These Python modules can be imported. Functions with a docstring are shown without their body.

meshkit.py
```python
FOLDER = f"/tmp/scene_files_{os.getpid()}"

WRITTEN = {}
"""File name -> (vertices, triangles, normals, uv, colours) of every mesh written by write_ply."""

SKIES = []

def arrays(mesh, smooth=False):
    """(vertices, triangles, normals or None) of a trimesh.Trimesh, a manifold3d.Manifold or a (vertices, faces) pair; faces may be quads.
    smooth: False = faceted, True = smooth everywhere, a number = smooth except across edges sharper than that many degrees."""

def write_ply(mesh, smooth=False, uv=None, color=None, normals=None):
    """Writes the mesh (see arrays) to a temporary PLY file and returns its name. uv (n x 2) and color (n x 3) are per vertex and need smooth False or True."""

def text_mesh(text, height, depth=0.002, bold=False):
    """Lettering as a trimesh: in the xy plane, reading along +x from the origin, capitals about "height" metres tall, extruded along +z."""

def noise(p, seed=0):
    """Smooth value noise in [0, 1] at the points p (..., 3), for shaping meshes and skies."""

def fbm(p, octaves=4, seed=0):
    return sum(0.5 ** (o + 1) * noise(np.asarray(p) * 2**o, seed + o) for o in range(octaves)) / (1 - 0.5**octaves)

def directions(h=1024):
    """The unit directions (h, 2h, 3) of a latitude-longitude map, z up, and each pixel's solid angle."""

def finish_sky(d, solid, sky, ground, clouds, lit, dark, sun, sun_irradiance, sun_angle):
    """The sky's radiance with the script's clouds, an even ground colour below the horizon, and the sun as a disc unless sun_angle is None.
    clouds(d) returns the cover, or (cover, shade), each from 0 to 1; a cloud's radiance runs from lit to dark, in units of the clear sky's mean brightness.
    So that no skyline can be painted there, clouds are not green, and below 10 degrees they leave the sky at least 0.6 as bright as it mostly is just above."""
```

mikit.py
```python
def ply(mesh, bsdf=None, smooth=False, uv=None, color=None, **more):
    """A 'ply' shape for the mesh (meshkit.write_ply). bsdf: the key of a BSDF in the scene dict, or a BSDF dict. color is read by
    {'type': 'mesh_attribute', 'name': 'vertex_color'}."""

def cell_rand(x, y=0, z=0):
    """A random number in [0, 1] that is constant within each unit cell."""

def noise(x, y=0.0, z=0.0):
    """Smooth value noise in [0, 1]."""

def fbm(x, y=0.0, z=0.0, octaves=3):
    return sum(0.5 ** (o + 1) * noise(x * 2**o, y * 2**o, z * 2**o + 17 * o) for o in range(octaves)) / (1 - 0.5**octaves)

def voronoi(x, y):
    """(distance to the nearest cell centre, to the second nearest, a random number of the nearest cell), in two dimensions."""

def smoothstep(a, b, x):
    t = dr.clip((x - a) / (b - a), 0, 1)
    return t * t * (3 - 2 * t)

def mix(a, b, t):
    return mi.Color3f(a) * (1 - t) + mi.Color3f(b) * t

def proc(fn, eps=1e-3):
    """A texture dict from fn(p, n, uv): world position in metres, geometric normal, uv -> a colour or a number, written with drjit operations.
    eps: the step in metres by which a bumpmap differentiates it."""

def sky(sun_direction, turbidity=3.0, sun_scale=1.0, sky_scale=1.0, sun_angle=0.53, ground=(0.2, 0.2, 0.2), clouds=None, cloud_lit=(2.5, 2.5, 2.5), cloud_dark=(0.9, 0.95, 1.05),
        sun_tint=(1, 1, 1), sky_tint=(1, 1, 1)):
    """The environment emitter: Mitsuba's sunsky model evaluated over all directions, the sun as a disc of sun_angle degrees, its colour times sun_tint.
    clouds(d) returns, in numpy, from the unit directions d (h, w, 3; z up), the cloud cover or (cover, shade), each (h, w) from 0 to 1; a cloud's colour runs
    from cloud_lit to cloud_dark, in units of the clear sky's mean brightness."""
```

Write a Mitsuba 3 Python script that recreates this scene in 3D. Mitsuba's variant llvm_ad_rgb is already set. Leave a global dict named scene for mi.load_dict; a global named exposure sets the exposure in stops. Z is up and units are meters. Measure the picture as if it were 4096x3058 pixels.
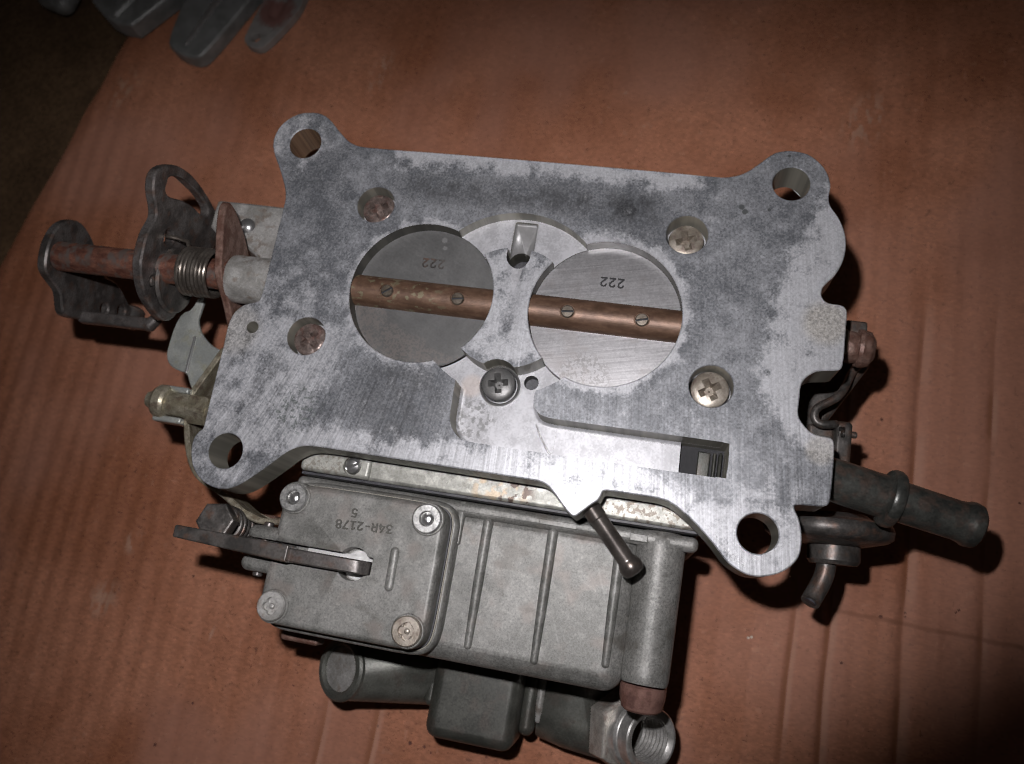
"""An upturned two-barrel carburetor on a cardboard sheet, lit by a camera flash. Lengths in the code are millimetres in the carburetor's
own frame (z = 0 is the machined face of its base, x along the throttle shaft); put() moves them to metres with the cardboard at z = 0."""
import math
import random

import drjit as dr
import manifold3d as m3
import mapbox_earcut as earcut
import mitsuba as mi
import numpy as np
import shapely
import shapely.affinity
import shapely.geometry as sg
import trimesh

import meshkit
import mikit
from mikit import cell_rand, fbm, mix, noise, proc, smoothstep, voronoi

random.seed(7)
rng = np.random.default_rng(7)
T = mi.ScalarTransform4f
scene, labels = {}, {}
LIFT = 85.0  # height of the base face above the cardboard


def world(v):
    return (np.asarray(v, float) + [0, 0, LIFT]) / 1000.0


# ---------------------------------------------------------------- camera, flash, exposure
RIGHT = np.array([0.97618, 0.16823, -0.13697])
DOWN = np.array([0.12822, -0.95672, -0.26123])
AHEAD = np.array([-0.17499, 0.23744, -0.95551])
EYE = np.array([39.863, -65.070, 195.405])
scene["camera"] = {
    "type": "thinlens", "fov": 63.65, "fov_axis": "x", "aperture_radius": 0.0009, "focus_distance": 0.204, "near_clip": 0.005, "far_clip": 20.0,
    "to_world": T().look_at(origin=world(EYE).tolist(), target=world(EYE + AHEAD * 200).tolist(), up=(-DOWN).tolist()),
}
exposure = 0.0
FLASH = EYE - 18 * RIGHT - 29 * DOWN - 8 * AHEAD
FLASH_RADIANCE = (5600.0, 5400.0, 5500.0)
scene["room_glow"] = {"type": "constant", "radiance": {"type": "rgb", "value": [0.010, 0.008, 0.007]}}


# ---------------------------------------------------------------- helpers
def key_for(name):
    if name not in scene and name not in taken:
        taken.add(name)
        return name
    k = 1
    while f"{name}_{k:03d}" in taken or f"{name}_{k:03d}" in scene:
        k += 1
    taken.add(f"{name}_{k:03d}")
    return f"{name}_{k:03d}"


taken = set()


def tri(mesh):
    if hasattr(mesh, "to_mesh"):
        m = mesh.to_mesh()
        return trimesh.Trimesh(np.array(m.vert_properties[:, :3], float), np.array(m.tri_verts), process=False)
    return mesh


def put(name, mesh, bsdf, smooth=32, label=None, **more):
    key = key_for(name)
    m = tri(mesh).copy()
    m.vertices = world(m.vertices)
    scene[key] = mikit.ply(m, bsdf, smooth=smooth)
    if label or more:
        labels[key] = {**({"label": label} if label else {}), **more}
    return key


def solid(mesh):
    m = tri(mesh).copy()
    m.merge_vertices()
    return m3.Manifold(m3.Mesh(np.asarray(m.vertices, np.float32), np.asarray(m.faces, np.uint32)))


def soft(points, step=0.9, rounds=2, keep=None):
    """A closed outline with its corners cut round after round, then evenly spaced."""
    p = np.array(points, float)
    for _ in range(rounds):
        q = np.roll(p, -1, 0)
        p = np.stack([p * 0.75 + q * 0.25, p * 0.25 + q * 0.75], 1).reshape(-1, 2)
    g = sg.Polygon(p).simplify(0.015)
    return np.array(g.exterior.coords)[:-1]


def circle(x, y, r, n=64):
    a = np.arange(n) * 2 * np.pi / n
    return np.stack([x + r * np.cos(a), y + r * np.sin(a)], 1)


def rounded(x0, x1, y0, y1, r, n=6):
    return np.array(sg.box(x0 + r, y0 + r, x1 - r, y1 - r).buffer(r, quad_segs=n).exterior.coords)[:-1]


def inset(ring, b):
    a, c = np.roll(ring, 1, 0), np.roll(ring, -1, 0)

    def nrm(d):
        d = d / np.maximum(np.linalg.norm(d, axis=1, keepdims=True), 1e-9)
        return np.stack([-d[:, 1], d[:, 0]], 1)

    n1, n2 = nrm(ring - a), nrm(c - ring)
    s = n1 + n2
    return ring + b * s / np.maximum((s * n1).sum(1, keepdims=True), 0.5)


def prism(outer, z0, z1, holes=(), bevel=0.25, low=0.0, turns=1):
    """An upright solid over an outline with holes; its upper rim is rounded off by bevel, its lower one by low, in turns facets."""
    rings = []
    for k, r in enumerate([outer, *holes]):
        r = np.array(r, float)
        for _ in range(3):
            a, c = r - np.roll(r, 1, 0), np.roll(r, -1, 0) - r
            r = r[np.abs(a[:, 0] * c[:, 1] - a[:, 1] * c[:, 0]) > 2e-3 * np.linalg.norm(a, axis=1) * np.linalg.norm(c, axis=1)]
        area = (r[:, 0] * np.roll(r[:, 1], -1) - np.roll(r[:, 0], -1) * r[:, 1]).sum()
        rings.append(r if (area > 0) == (k == 0) else r[::-1])
    ends = np.cumsum([len(r) for r in rings]).astype(np.uint32)
    levels = []
    if low:
        levels += [(low * (1 - math.sin(t)), z0 + low * (1 - math.cos(t))) for t in np.linspace(0, math.pi / 2, turns + 1)]
    else:
        levels.append((0.0, z0))
    if bevel:
        levels += [(bevel * (1 - math.cos(t)), z1 - bevel * (1 - math.sin(t))) for t in np.linspace(0, math.pi / 2, turns + 1)]
    else:
        levels.append((0.0, z1))
    flats = [np.vstack([inset(r, b) for r in rings]) for b, _ in levels]
    n = len(flats[0])
    v = np.vstack([np.c_[f, np.full(n, z)] for f, (_, z) in zip(flats, levels)])
    whole = np.vstack(rings)
    cap = earcut.triangulate_float64(whole, ends).reshape(-1, 3).astype(int)

    def up(t, f):
        a, b, c = f[t[:, 0]], f[t[:, 1]], f[t[:, 2]]
        s = (b[:, 0] - a[:, 0]) * (c[:, 1] - a[:, 1]) - (b[:, 1] - a[:, 1]) * (c[:, 0] - a[:, 0])
        return np.where(s[:, None] < 0, t[:, ::-1], t)

    cap = up(cap, whole)
    faces = [cap[:, ::-1], cap + n * (len(levels) - 1)]
    start = 0
    for r in rings:
        i = np.arange(len(r)) + start
        j = np.roll(i, -1)
        for L in range(len(levels) - 1):
            a, b = L * n, (L + 1) * n
            faces += [np.stack([i + a, j + a, j + b], 1), np.stack([i + a, j + b, i + b], 1)]
        start += len(r)
    return trimesh.Trimesh(v, np.vstack(faces), process=False)


def frame(d):
    d = np.array(d, float) / np.linalg.norm(d)
    a = np.cross(d, [0, 0, 1.0] if abs(d[2]) < 0.9 else [1.0, 0, 0])
    a /= np.linalg.norm(a)
    return np.stack([a, np.cross(d, a), d], 1)


def pose(mesh, origin=(0, 0, 0), d=(0, 0, 1), spin=0.0):
    """The mesh with its z axis turned to d and its origin moved."""
    m = tri(mesh).copy()
    c, s = math.cos(spin), math.sin(spin)
    v = np.asarray(m.vertices) @ np.array([[c, s, 0], [-s, c, 0], [0, 0, 1.0]])
    m.vertices = v @ frame(d).T + np.array(origin, float)
    return m


def lathe(profile, origin=(0, 0, 0), d=(0, 0, 1), n=48):
    """A turned solid from (radius, height) pairs that start and end on the axis."""
    pr = np.array(profile, float)
    a = np.arange(n) * 2 * np.pi / n
    v, f, ids = [], [], []
    for r, h in pr:
        if r < 1e-6:
            ids.append([len(v)] * n)
            v.append([0, 0, h])
        else:
            ids.append(list(range(len(v), len(v) + n)))
            v += np.c_[r * np.cos(a), r * np.sin(a), np.full(n, h)].tolist()
    for A, B in zip(ids[:-1], ids[1:]):
        for k in range(n):
            j = (k + 1) % n
            if A[k] != A[j]:
                f.append([A[k], A[j], B[j]])
            if B[k] != B[j]:
                f.append([A[k], B[j], B[k]])
    m = trimesh.Trimesh(np.array(v), np.array(f), process=False)
    if m.volume < 0:
        m.invert()
    return pose(m, origin, d)


def rod(p0, p1, r0, r1=None, bevel=0.3, n=36):
    p0, p1 = np.array(p0, float), np.array(p1, float)
    h, r1 = np.linalg.norm(p1 - p0), r1 or r0
    return lathe([(0, 0), (r0 - bevel, 0), (r0, bevel), (r1, h - bevel), (r1 - bevel, h), (0, h)], p0, p1 - p0, n)


def tube(path, r, n=14):
    """A round wire along a path, with flat ends."""
    p = np.array(path, float)
    t = np.gradient(p, axis=0)
    t /= np.linalg.norm(t, axis=1, keepdims=True)
    u = np.cross(t[0], [0.31, 0.2, 0.93])
    rows, a = [], np.arange(n) * 2 * np.pi / n
    for k in range(len(p)):
        u = u - t[k] * (u @ t[k])
        u /= np.linalg.norm(u)
        w = np.cross(t[k], u)
        rows.append(p[k] + (r[k] if np.ndim(r) else r) * (np.cos(a)[:, None] * u + np.sin(a)[:, None] * w))
    v = np.vstack(rows + [p[:1], p[-1:]])
    f, m = [], len(p) * n
    for k in range(len(p) - 1):
        for i in range(n):
            j = (i + 1) % n
            f += [[k * n + i, k * n + j, k * n + n + j], [k * n + i, k * n + n + j, k * n + n + i]]
    for i in range(n):
        j = (i + 1) % n
        f += [[m, j, i], [m + 1, m - n + i, m - n + j]]
    out = trimesh.Trimesh(v, np.array(f), process=False)
    if out.volume < 0:
        out.invert()
    return out


def bezier(points, n=40):
    """A smooth path through the points."""
    from scipy.interpolate import CubicSpline

    p = np.array(points, float)
    s = np.r_[0, np.cumsum(np.linalg.norm(np.diff(p, axis=0), axis=1))]
    return CubicSpline(s, p)(np.linspace(0, s[-1], n))


def block(x0, x1, y0, y1, z0, z1, r=1.0, n=20):
    """A box with rounded edges."""
    b = m3.Manifold.sphere(r, n)
    return m3.Manifold.batch_hull([b.translate((x, y, z)) for x in (x0 + r, x1 - r) for y in (y0 + r, y1 - r) for z in (z0 + r, z1 - r)])


def ball(x, y, z, r, n=24):
    return m3.Manifold.sphere(r, n).translate((x, y, z))


def hull(*balls, n=28):
    return m3.Manifold.batch_hull([ball(*b, n=n) for b in balls])


def xplate(outline, x0, x1, holes=(), bevel=0.3, shear=0.0, y_mid=0.0):
    """A plate in an upright plane across the x axis, from an outline in (y, z)."""
    m = prism(outline, x0, x1, holes, bevel, bevel)
    v = np.asarray(m.vertices)
    m.vertices = np.c_[v[:, 2] + shear * (v[:, 0] - y_mid), v[:, 0], v[:, 1]]
    return m


def strip(path, thick, z0, z1, bevel=0.3):
    g = sg.LineString(path).buffer(thick / 2, cap_style="flat", join_style="round", quad_segs=6)
    return prism(np.array(g.exterior.coords)[:-1], z0, z1, bevel=bevel, low=bevel)


def letters(text, height, depth, centre, z, turn=math.pi, bold=False):
    m = meshkit.text_mesh(text, height, depth, bold)
    b = m.bounds.mean(0)
    v = np.asarray(m.vertices) - [b[0], b[1], 0]
    c, s = math.cos(turn), math.sin(turn)
    m.vertices = np.c_[v[:, 0] * c - v[:, 1] * s + centre[0], v[:, 0] * s + v[:, 1] * c + centre[1], v[:, 2] + z]
    return m


def relief(text, height, z0, z1, centre, turn):
    """Lettering as a solid between two heights, turned in its plane."""
    m = letters(text, height, 1.0, (0, 0), 0.0, 0.0, True)
    top = np.asarray(m.vertices)[np.asarray(m.faces)]
    top = top[(top[:, :, 2] > 0.99).all(1)][:, :, :2]
    shape = shapely.union_all([sg.Polygon(t).buffer(0.004) for t in top]).simplify(0.02)
    shape = shapely.affinity.translate(shapely.affinity.rotate(shape, turn, origin=(0, 0), use_radians=True), *centre)
    out = m3.Manifold()
    for g in getattr(shape, "geoms", [shape]):
        out += solid(prism(np.array(g.exterior.coords)[:-1], z0, z1, [np.array(r.coords)[:-1] for r in g.interiors], bevel=0))
    return out


def cross_recess(r, deep, width):
    """The tapered cross of a Phillips driver, to cut from a screw head."""
    arms = []
    for t in (0, math.pi / 2):
        w = width / 2
        top = [(x, y, 0.3) for x in (-r, r) for y in (-w, w)]
        low = [(x * 0.35, y * 0.7, -deep) for x in (-r, r) for y in (-w, w)]
        pts = np.array(top + low)
        c, s = math.cos(t), math.sin(t)
        pts = np.c_[pts[:, 0] * c - pts[:, 1] * s, pts[:, 0] * s + pts[:, 1] * c, pts[:, 2]]
        arms.append(m3.Manifold.hull_points(pts))
    return arms[0] + arms[1] + m3.Manifold.hull_points(np.array([(x, y, z) for x, y, z in [(-width, 0, 0.3), (width, 0, 0.3), (0, -width, 0.3), (0, width, 0.3), (0, 0, -deep * 1.25)]]))


def turned(profile, n=48):
    return solid(lathe(profile, n=n))


def rough(mesh, amount, scale, edge=None, seed=0):
    """The mesh with small uneven displacements, for cast or corroded surfaces."""
    m = tri(mesh).copy()
    if edge:
        v, f = trimesh.remesh.subdivide_to_size(m.vertices, m.faces, edge, max_iter=12)
        m = trimesh.Trimesh(v, f)
    m.merge_vertices()
    n = np.asarray(m.vertex_normals)
    m.vertices = np.asarray(m.vertices) + n * ((meshkit.fbm(np.asarray(m.vertices) / scale, 3, seed) - 0.5) * 2 * amount)[:, None]
    return m
# ---------------------------------------------------------------- materials (base colours vary with place and wear; creases and lettering hold painted shade)
def mm(p):
    return p.x * 1000.0, p.y * 1000.0, p.z * 1000.0 - LIFT


def bell(x, a, b, s):
    return smoothstep(a - s, a + s, x) * (1 - smoothstep(b - s, b + s, x))


def blob(x, y, cx, cy, r):
    return 1 - smoothstep(0.55, 1.1, dr.sqrt(dr.square(x - cx) + dr.square(y - cy)) / r)


def lines(x, y):
    """Arcs left by the milling cutter: leaning on the left of the face, upright on the right."""
    lean = dr.clip(0.42 - (x + 75) * 0.0056, -0.12, 0.46)
    s = x - lean * y
    return s, noise(s * 2.3, y * 0.035, 4.0), noise(s * 5.1, y * 0.06, 9.0)


def plate_color(p, n, uv):
    x, y, z = mm(p)
    big = fbm(x * 0.11, y * 0.11, 3.0, 4)
    mid = fbm(x * 0.34, y * 0.34, 5.0, 6)
    fine = fbm(x * 2.4, y * 2.4, 1.0, 3)
    d1 = dr.sqrt(dr.square(x + 24) + dr.square(y - 4.4)) - 19.2
    d2 = dr.sqrt(dr.square(x - 24) + dr.square(y - 4.4)) - 19.2
    ring = 1 - smoothstep(-0.5, 4.8, dr.minimum(d1 + 1.2, d2))
    top = smoothstep(36.5, 43.5, y) * bell(x, -38, 46, 4) * 0.9
    edge = 63 + dr.maximum(y - 12, 0) * 0.38 + dr.maximum(-y - 13, 0) * 0.95
    right = smoothstep(-4, 4, x - edge) * smoothstep(-28, -22, y)
    low = smoothstep(-5, 3, -y - 35.0 + smoothstep(-20, 20, x) * 4 - smoothstep(30, 48, x) * 7) * bell(x, -52, 90, 5) * 0.85
    hub = (1 - smoothstep(13.5, 17, dr.sqrt(dr.square(x) + dr.square(y - 3)))) * 0.75
    lobes = (blob(x, y, -67, 44, 11) + blob(x, y, -66, -44, 12) + blob(x, y, 66, -44, 15) * 0.8) * 0.42
    left = bell(x, -80, -42, 9) * (1 - smoothstep(-16, 24, y)) * smoothstep(-50, -40, y) * 0.62
    light = dr.maximum(dr.maximum(dr.maximum(ring, top), dr.maximum(right, low)), dr.maximum(dr.maximum(left, hub), lobes))
    light = smoothstep(0.22, 0.92, light + (mid - 0.5) * (1.3 - 0.9 * left) + (fine - 0.5) * 0.30)
    c = mix((0.088, 0.093, 0.102), (0.225, 0.231, 0.244), smoothstep(0.25, 0.75, mid * 0.4 + big * 0.35 + fine * 0.25))
    dark = bell(y, 30, 37.5, 3.5) * bell(x, -34, 36, 8) * 0.9 + blob(x, y, -23, -26, 15) * 0.7 + blob(x, y, 30, 26, 12) * 0.3 + blob(x, y, -60, 36, 9) * 0.3
    c = c * (1 - 0.72 * dr.clip(dark * smoothstep(0.12, 0.72, mid), 0, 1))
    c = mix(c, (0.365, 0.370, 0.385), light * 0.92)
    warm = blob(x, y, 77, 8, 6.5) + blob(x, y, 78, -23, 4) * 0.8 + blob(x, y, -72, -12, 8) * 0.6
    c = mix(c, mi.Color3f(0.30, 0.28, 0.245) * (0.5 + fine), dr.clip(warm, 0, 1) * 0.65)
    pits = blob(x, y, -50, -31, 8) * smoothstep(0.58, 0.7, fbm(x * 1.3, y * 1.3, 7.0, 3))
    c = mix(c, (0.10, 0.115, 0.11), pits * 0.75)
    s, l1, l2 = lines(x, y)
    cut = 0.35 + 0.65 * smoothstep(-5, -25, y)
    c = c * (1 + cut * (0.34 * (l1 - 0.5) + 0.30 * (l2 - 0.5)) + 0.44 * (fine - 0.5))
    scratch = smoothstep(0.90, 0.97, noise(s * 1.7, y * 0.02, 21.0)) * smoothstep(0.45, 0.6, noise(s * 0.5, y * 0.11, 2.0)) * smoothstep(0, -16, y)
    c = mix(c, (0.66, 0.67, 0.70), scratch * 0.6)
    chip = dr.maximum(dr.maximum(blob(x, y, 54.4, 36.4, 0.9), blob(x, y, 55.3, 35.2, 0.9)), dr.maximum(blob(x, y, 64.7, 51.8, 0.5), blob(x, y, 61.1, 36.3, 0.5)))
    c = mix(c, (0.055, 0.06, 0.06), chip * 0.9)
    # the milled floors below the face are cleaner, the cast walls duller
    floor = mix((0.30, 0.301, 0.312), (0.42, 0.422, 0.438), smoothstep(0.3, 0.7, mid * 0.6 + fine * 0.4))
    slot = bell(x, -3.1, 3.1, 0.2) * smoothstep(14, 16, y) * smoothstep(-4.15, -4.4, z)
    floor = mix(floor, (0.17, 0.168, 0.165), slot * 0.75)
    soot = blob(x, y, -5.5, -25.5, 7.5) * smoothstep(0.42, 0.72, fbm(x * 1.1, y * 1.1, 8.0, 4)) * (0.5 + 0.8 * fine) + bell(x, -3.4, 3.4, 0.5) * smoothstep(12, 16, y) * smoothstep(0.42, 0.66, mid) * 0.5
    floor = mix(floor, (0.12, 0.12, 0.115), dr.clip(soot, 0, 1) * 0.75)
    floor = mix(floor, (0.42, 0.33, 0.27), blob(x, y, -7.5, -17, 3.5) * 0.4)
    c = dr.select(z < -0.6, floor, c)
    rusty = blob(x, y, -65.75, 44.16, 5.6)
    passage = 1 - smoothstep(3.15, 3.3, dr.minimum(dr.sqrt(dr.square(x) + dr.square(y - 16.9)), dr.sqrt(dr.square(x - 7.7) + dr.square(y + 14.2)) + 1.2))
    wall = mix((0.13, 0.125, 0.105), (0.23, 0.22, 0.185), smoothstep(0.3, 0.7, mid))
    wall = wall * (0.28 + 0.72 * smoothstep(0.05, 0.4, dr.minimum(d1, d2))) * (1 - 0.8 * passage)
    wall = mix(wall, mi.Color3f(0.15, 0.085, 0.05) * (0.5 + fine), smoothstep(0.1, 0.3, rusty) * 0.85)
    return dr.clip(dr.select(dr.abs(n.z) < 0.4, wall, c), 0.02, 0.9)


def plate_height(p, n, uv):
    x, y, z = mm(p)
    s, l1, l2 = lines(x, y)
    return 0.6 * l1 + 0.6 * l2 + 0.9 * fbm(x * 1.9, y * 1.9, z * 1.9, 3)


def principled(color, rough=0.45, metal=0.5, spec=0.5, **more):
    rgb = color if isinstance(color, dict) else {"type": "rgb", "value": list(color)}
    return {"type": "principled", "base_color": rgb, "roughness": rough, "metallic": metal, "specular": spec, **more}


def both(bsdf):
    return {"type": "twosided", "bsdf": bsdf}


def bumped(bsdf, fn, metres, eps=1.2e-4):
    return {"type": "bumpmap", "arbitrary": proc(fn, eps), "scale": metres, "bsdf": bsdf}


def mottle(a, b, scale, grain, grain_size=3.0, third=None, third_at=0.6, stretch=(1, 1, 1)):
    """A colour between a and b in patches, with a fine grain and patches of a third colour."""

    def fn(p, n, uv):
        x, y, z = mm(p)
        x, y, z = x * stretch[0], y * stretch[1], z * stretch[2]
        m = fbm(x * scale, y * scale, z * scale, 4)
        g = fbm(x * grain_size + 9, y * grain_size, z * grain_size, 2)
        c = mix(a, b, smoothstep(0.33, 0.67, m))
        if third is not None:
            t = fbm(x * scale * 1.7 + 31, y * scale * 1.7, z * scale * 1.7 + 5, 4)
            c = mix(c, third, smoothstep(third_at - 0.12, third_at + 0.16, t) * 0.7)
        return dr.clip(c * (1 + grain * (g - 0.5) * 2), 0.005, 0.9)

    return proc(fn, 1.2e-4)


def grain_height(scale):
    def fn(p, n, uv):
        x, y, z = mm(p)
        return fbm(x * scale, y * scale, z * scale, 3)

    return fn


grain_1, grain_2 = grain_height(2.6), grain_height(1.1)


def shaft_color(p, n, uv):
    x, y, z = mm(p)
    m = fbm(x * 0.35, y * 0.7, z * 0.7, 4)
    f = fbm(x * 2.0, y * 2.5, z * 2.5, 3)
    copper = mix((0.088, 0.050, 0.032), (0.140, 0.082, 0.054), smoothstep(0.3, 0.7, m)) * (0.75 + 0.5 * f)
    copper = mix(copper, (0.16, 0.135, 0.085), smoothstep(0.58, 0.7, fbm(x * 0.8 + 4, y * 0.8, z, 3)) * smoothstep(-12, -24, x))
    rust = mix((0.10, 0.040, 0.028), (0.19, 0.085, 0.058), smoothstep(0.3, 0.7, m)) * (0.6 + 0.8 * f)
    rust = mix(rust, (0.12, 0.098, 0.088), smoothstep(0.45, 0.72, fbm(x * 0.6, y * 0.4 + 7, z * 0.4, 3)))
    return mix(copper, rust, smoothstep(-60, -66, x))


def disc_color(side):
    def fn(p, n, uv):
        x, y, z = mm(p)
        lean = 0.22 if side > 0 else -0.5
        s = y - lean * x
        l = noise(s * 3.0, x * 0.10, 3.0) * 0.5 + noise(s * 6.5, x * 0.2, 8.0) * 0.5
        m = fbm(x * 0.25, y * 0.25, 2.0, 4)
        f = fbm(x * 2.2, y * 2.2, 2.0, 3)
        if side > 0:
            c = mix((0.26, 0.257, 0.262), (0.42, 0.415, 0.422), l) * (0.8 + 0.4 * f)
            c = mix(c, (0.15, 0.145, 0.14), blob(x, y, 21, -12, 9) * smoothstep(0.40, 0.66, f) * 0.6)
            c = mix(c, (0.24, 0.21, 0.195), smoothstep(0.55, 0.7, m) * 0.2)
        else:
            c = mix((0.070, 0.070, 0.069), (0.115, 0.115, 0.113), m) * (0.78 + 0.3 * f + 0.15 * l)
            grime = smoothstep(0.0, 2.0, (-x - 24) * 0.5 - y - 5 + (m - 0.5) * 10) * smoothstep(0.42, 0.55, f)
            c = mix(c, (0.15, 0.12, 0.105), grime * 0.4)
            c = mix(c, (0.30, 0.30, 0.30), dr.maximum(blob(x, y, -21.5, 21.0, 0.9), blob(x, y, -21, 18.8, 0.7)) * 0.3)
        return dr.clip(c, 0.02, 0.8)

    return proc(fn, 1.2e-4)


def cast_color(p, n, uv):
    x, y, z = mm(p)
    m = fbm(x * 0.10, y * 0.10, z * 0.10 + 3, 4)
    d = fbm(x * 0.42, y * 0.42, z * 0.42, 4)
    f = fbm(x * 2.6, y * 2.6, z * 2.6, 3)
    c = mix((0.120, 0.120, 0.111), (0.198, 0.196, 0.185), smoothstep(0.3, 0.68, m * 0.5 + d * 0.5))
    c = c * (0.42 + 1.16 * f)
    c = mix(c, (0.20, 0.165, 0.145), smoothstep(0.56, 0.80, fbm(x * 0.2 + 8, y * 0.2, z * 0.2, 3)) * 0.4)
    scuff = smoothstep(0.80, 0.93, noise(x * 1.1 + 0.4 * y, y * 0.16, z * 0.3)) * smoothstep(0.5, 0.7, noise(x * 0.2, y * 0.2, 6.0))
    c = mix(c, (0.36, 0.36, 0.35), scuff * 0.12)
    c = mix(c, (0.085, 0.075, 0.062), smoothstep(0.60, 0.78, fbm(x * 0.13 + 3, y * 0.3 + 9, z * 0.3, 4)) * 0.45)
    return dr.clip(c, 0.02, 0.8)


def block_color(p, n, uv):
    x, y, z = mm(p)
    d = fbm(x * 0.5, y * 0.5, z * 0.5, 4)
    f = fbm(x * 2.4, y * 2.4, z * 2.4, 3)
    c = mix((0.25, 0.25, 0.225), (0.37, 0.37, 0.335), smoothstep(0.3, 0.7, d)) * (0.66 + 0.68 * f)
    specks = bell(x, 28, 53, 3) + bell(x, -51, -38, 2) * 0.6
    c = mix(c, (0.13, 0.10, 0.075), dr.clip(specks, 0, 1) * smoothstep(0.56, 0.66, fbm(x * 1.3, y * 1.3, 4.0, 3)) * 0.8)
    stain = bell(x, -4, 10, 3)
    c = mix(c, (0.46, 0.33, 0.20), stain * smoothstep(0.46, 0.6, fbm(x * 0.6, y * 0.6, 9.0, 3)) * 0.6)
    c = mix(c, (0.07, 0.04, 0.03), bell(x, 3, 12, 1.5) * smoothstep(0.55, 0.62, fbm(x * 0.8, y * 0.8, 2.0, 3)) * 0.85)
    return dr.clip(c, 0.02, 0.8)


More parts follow.
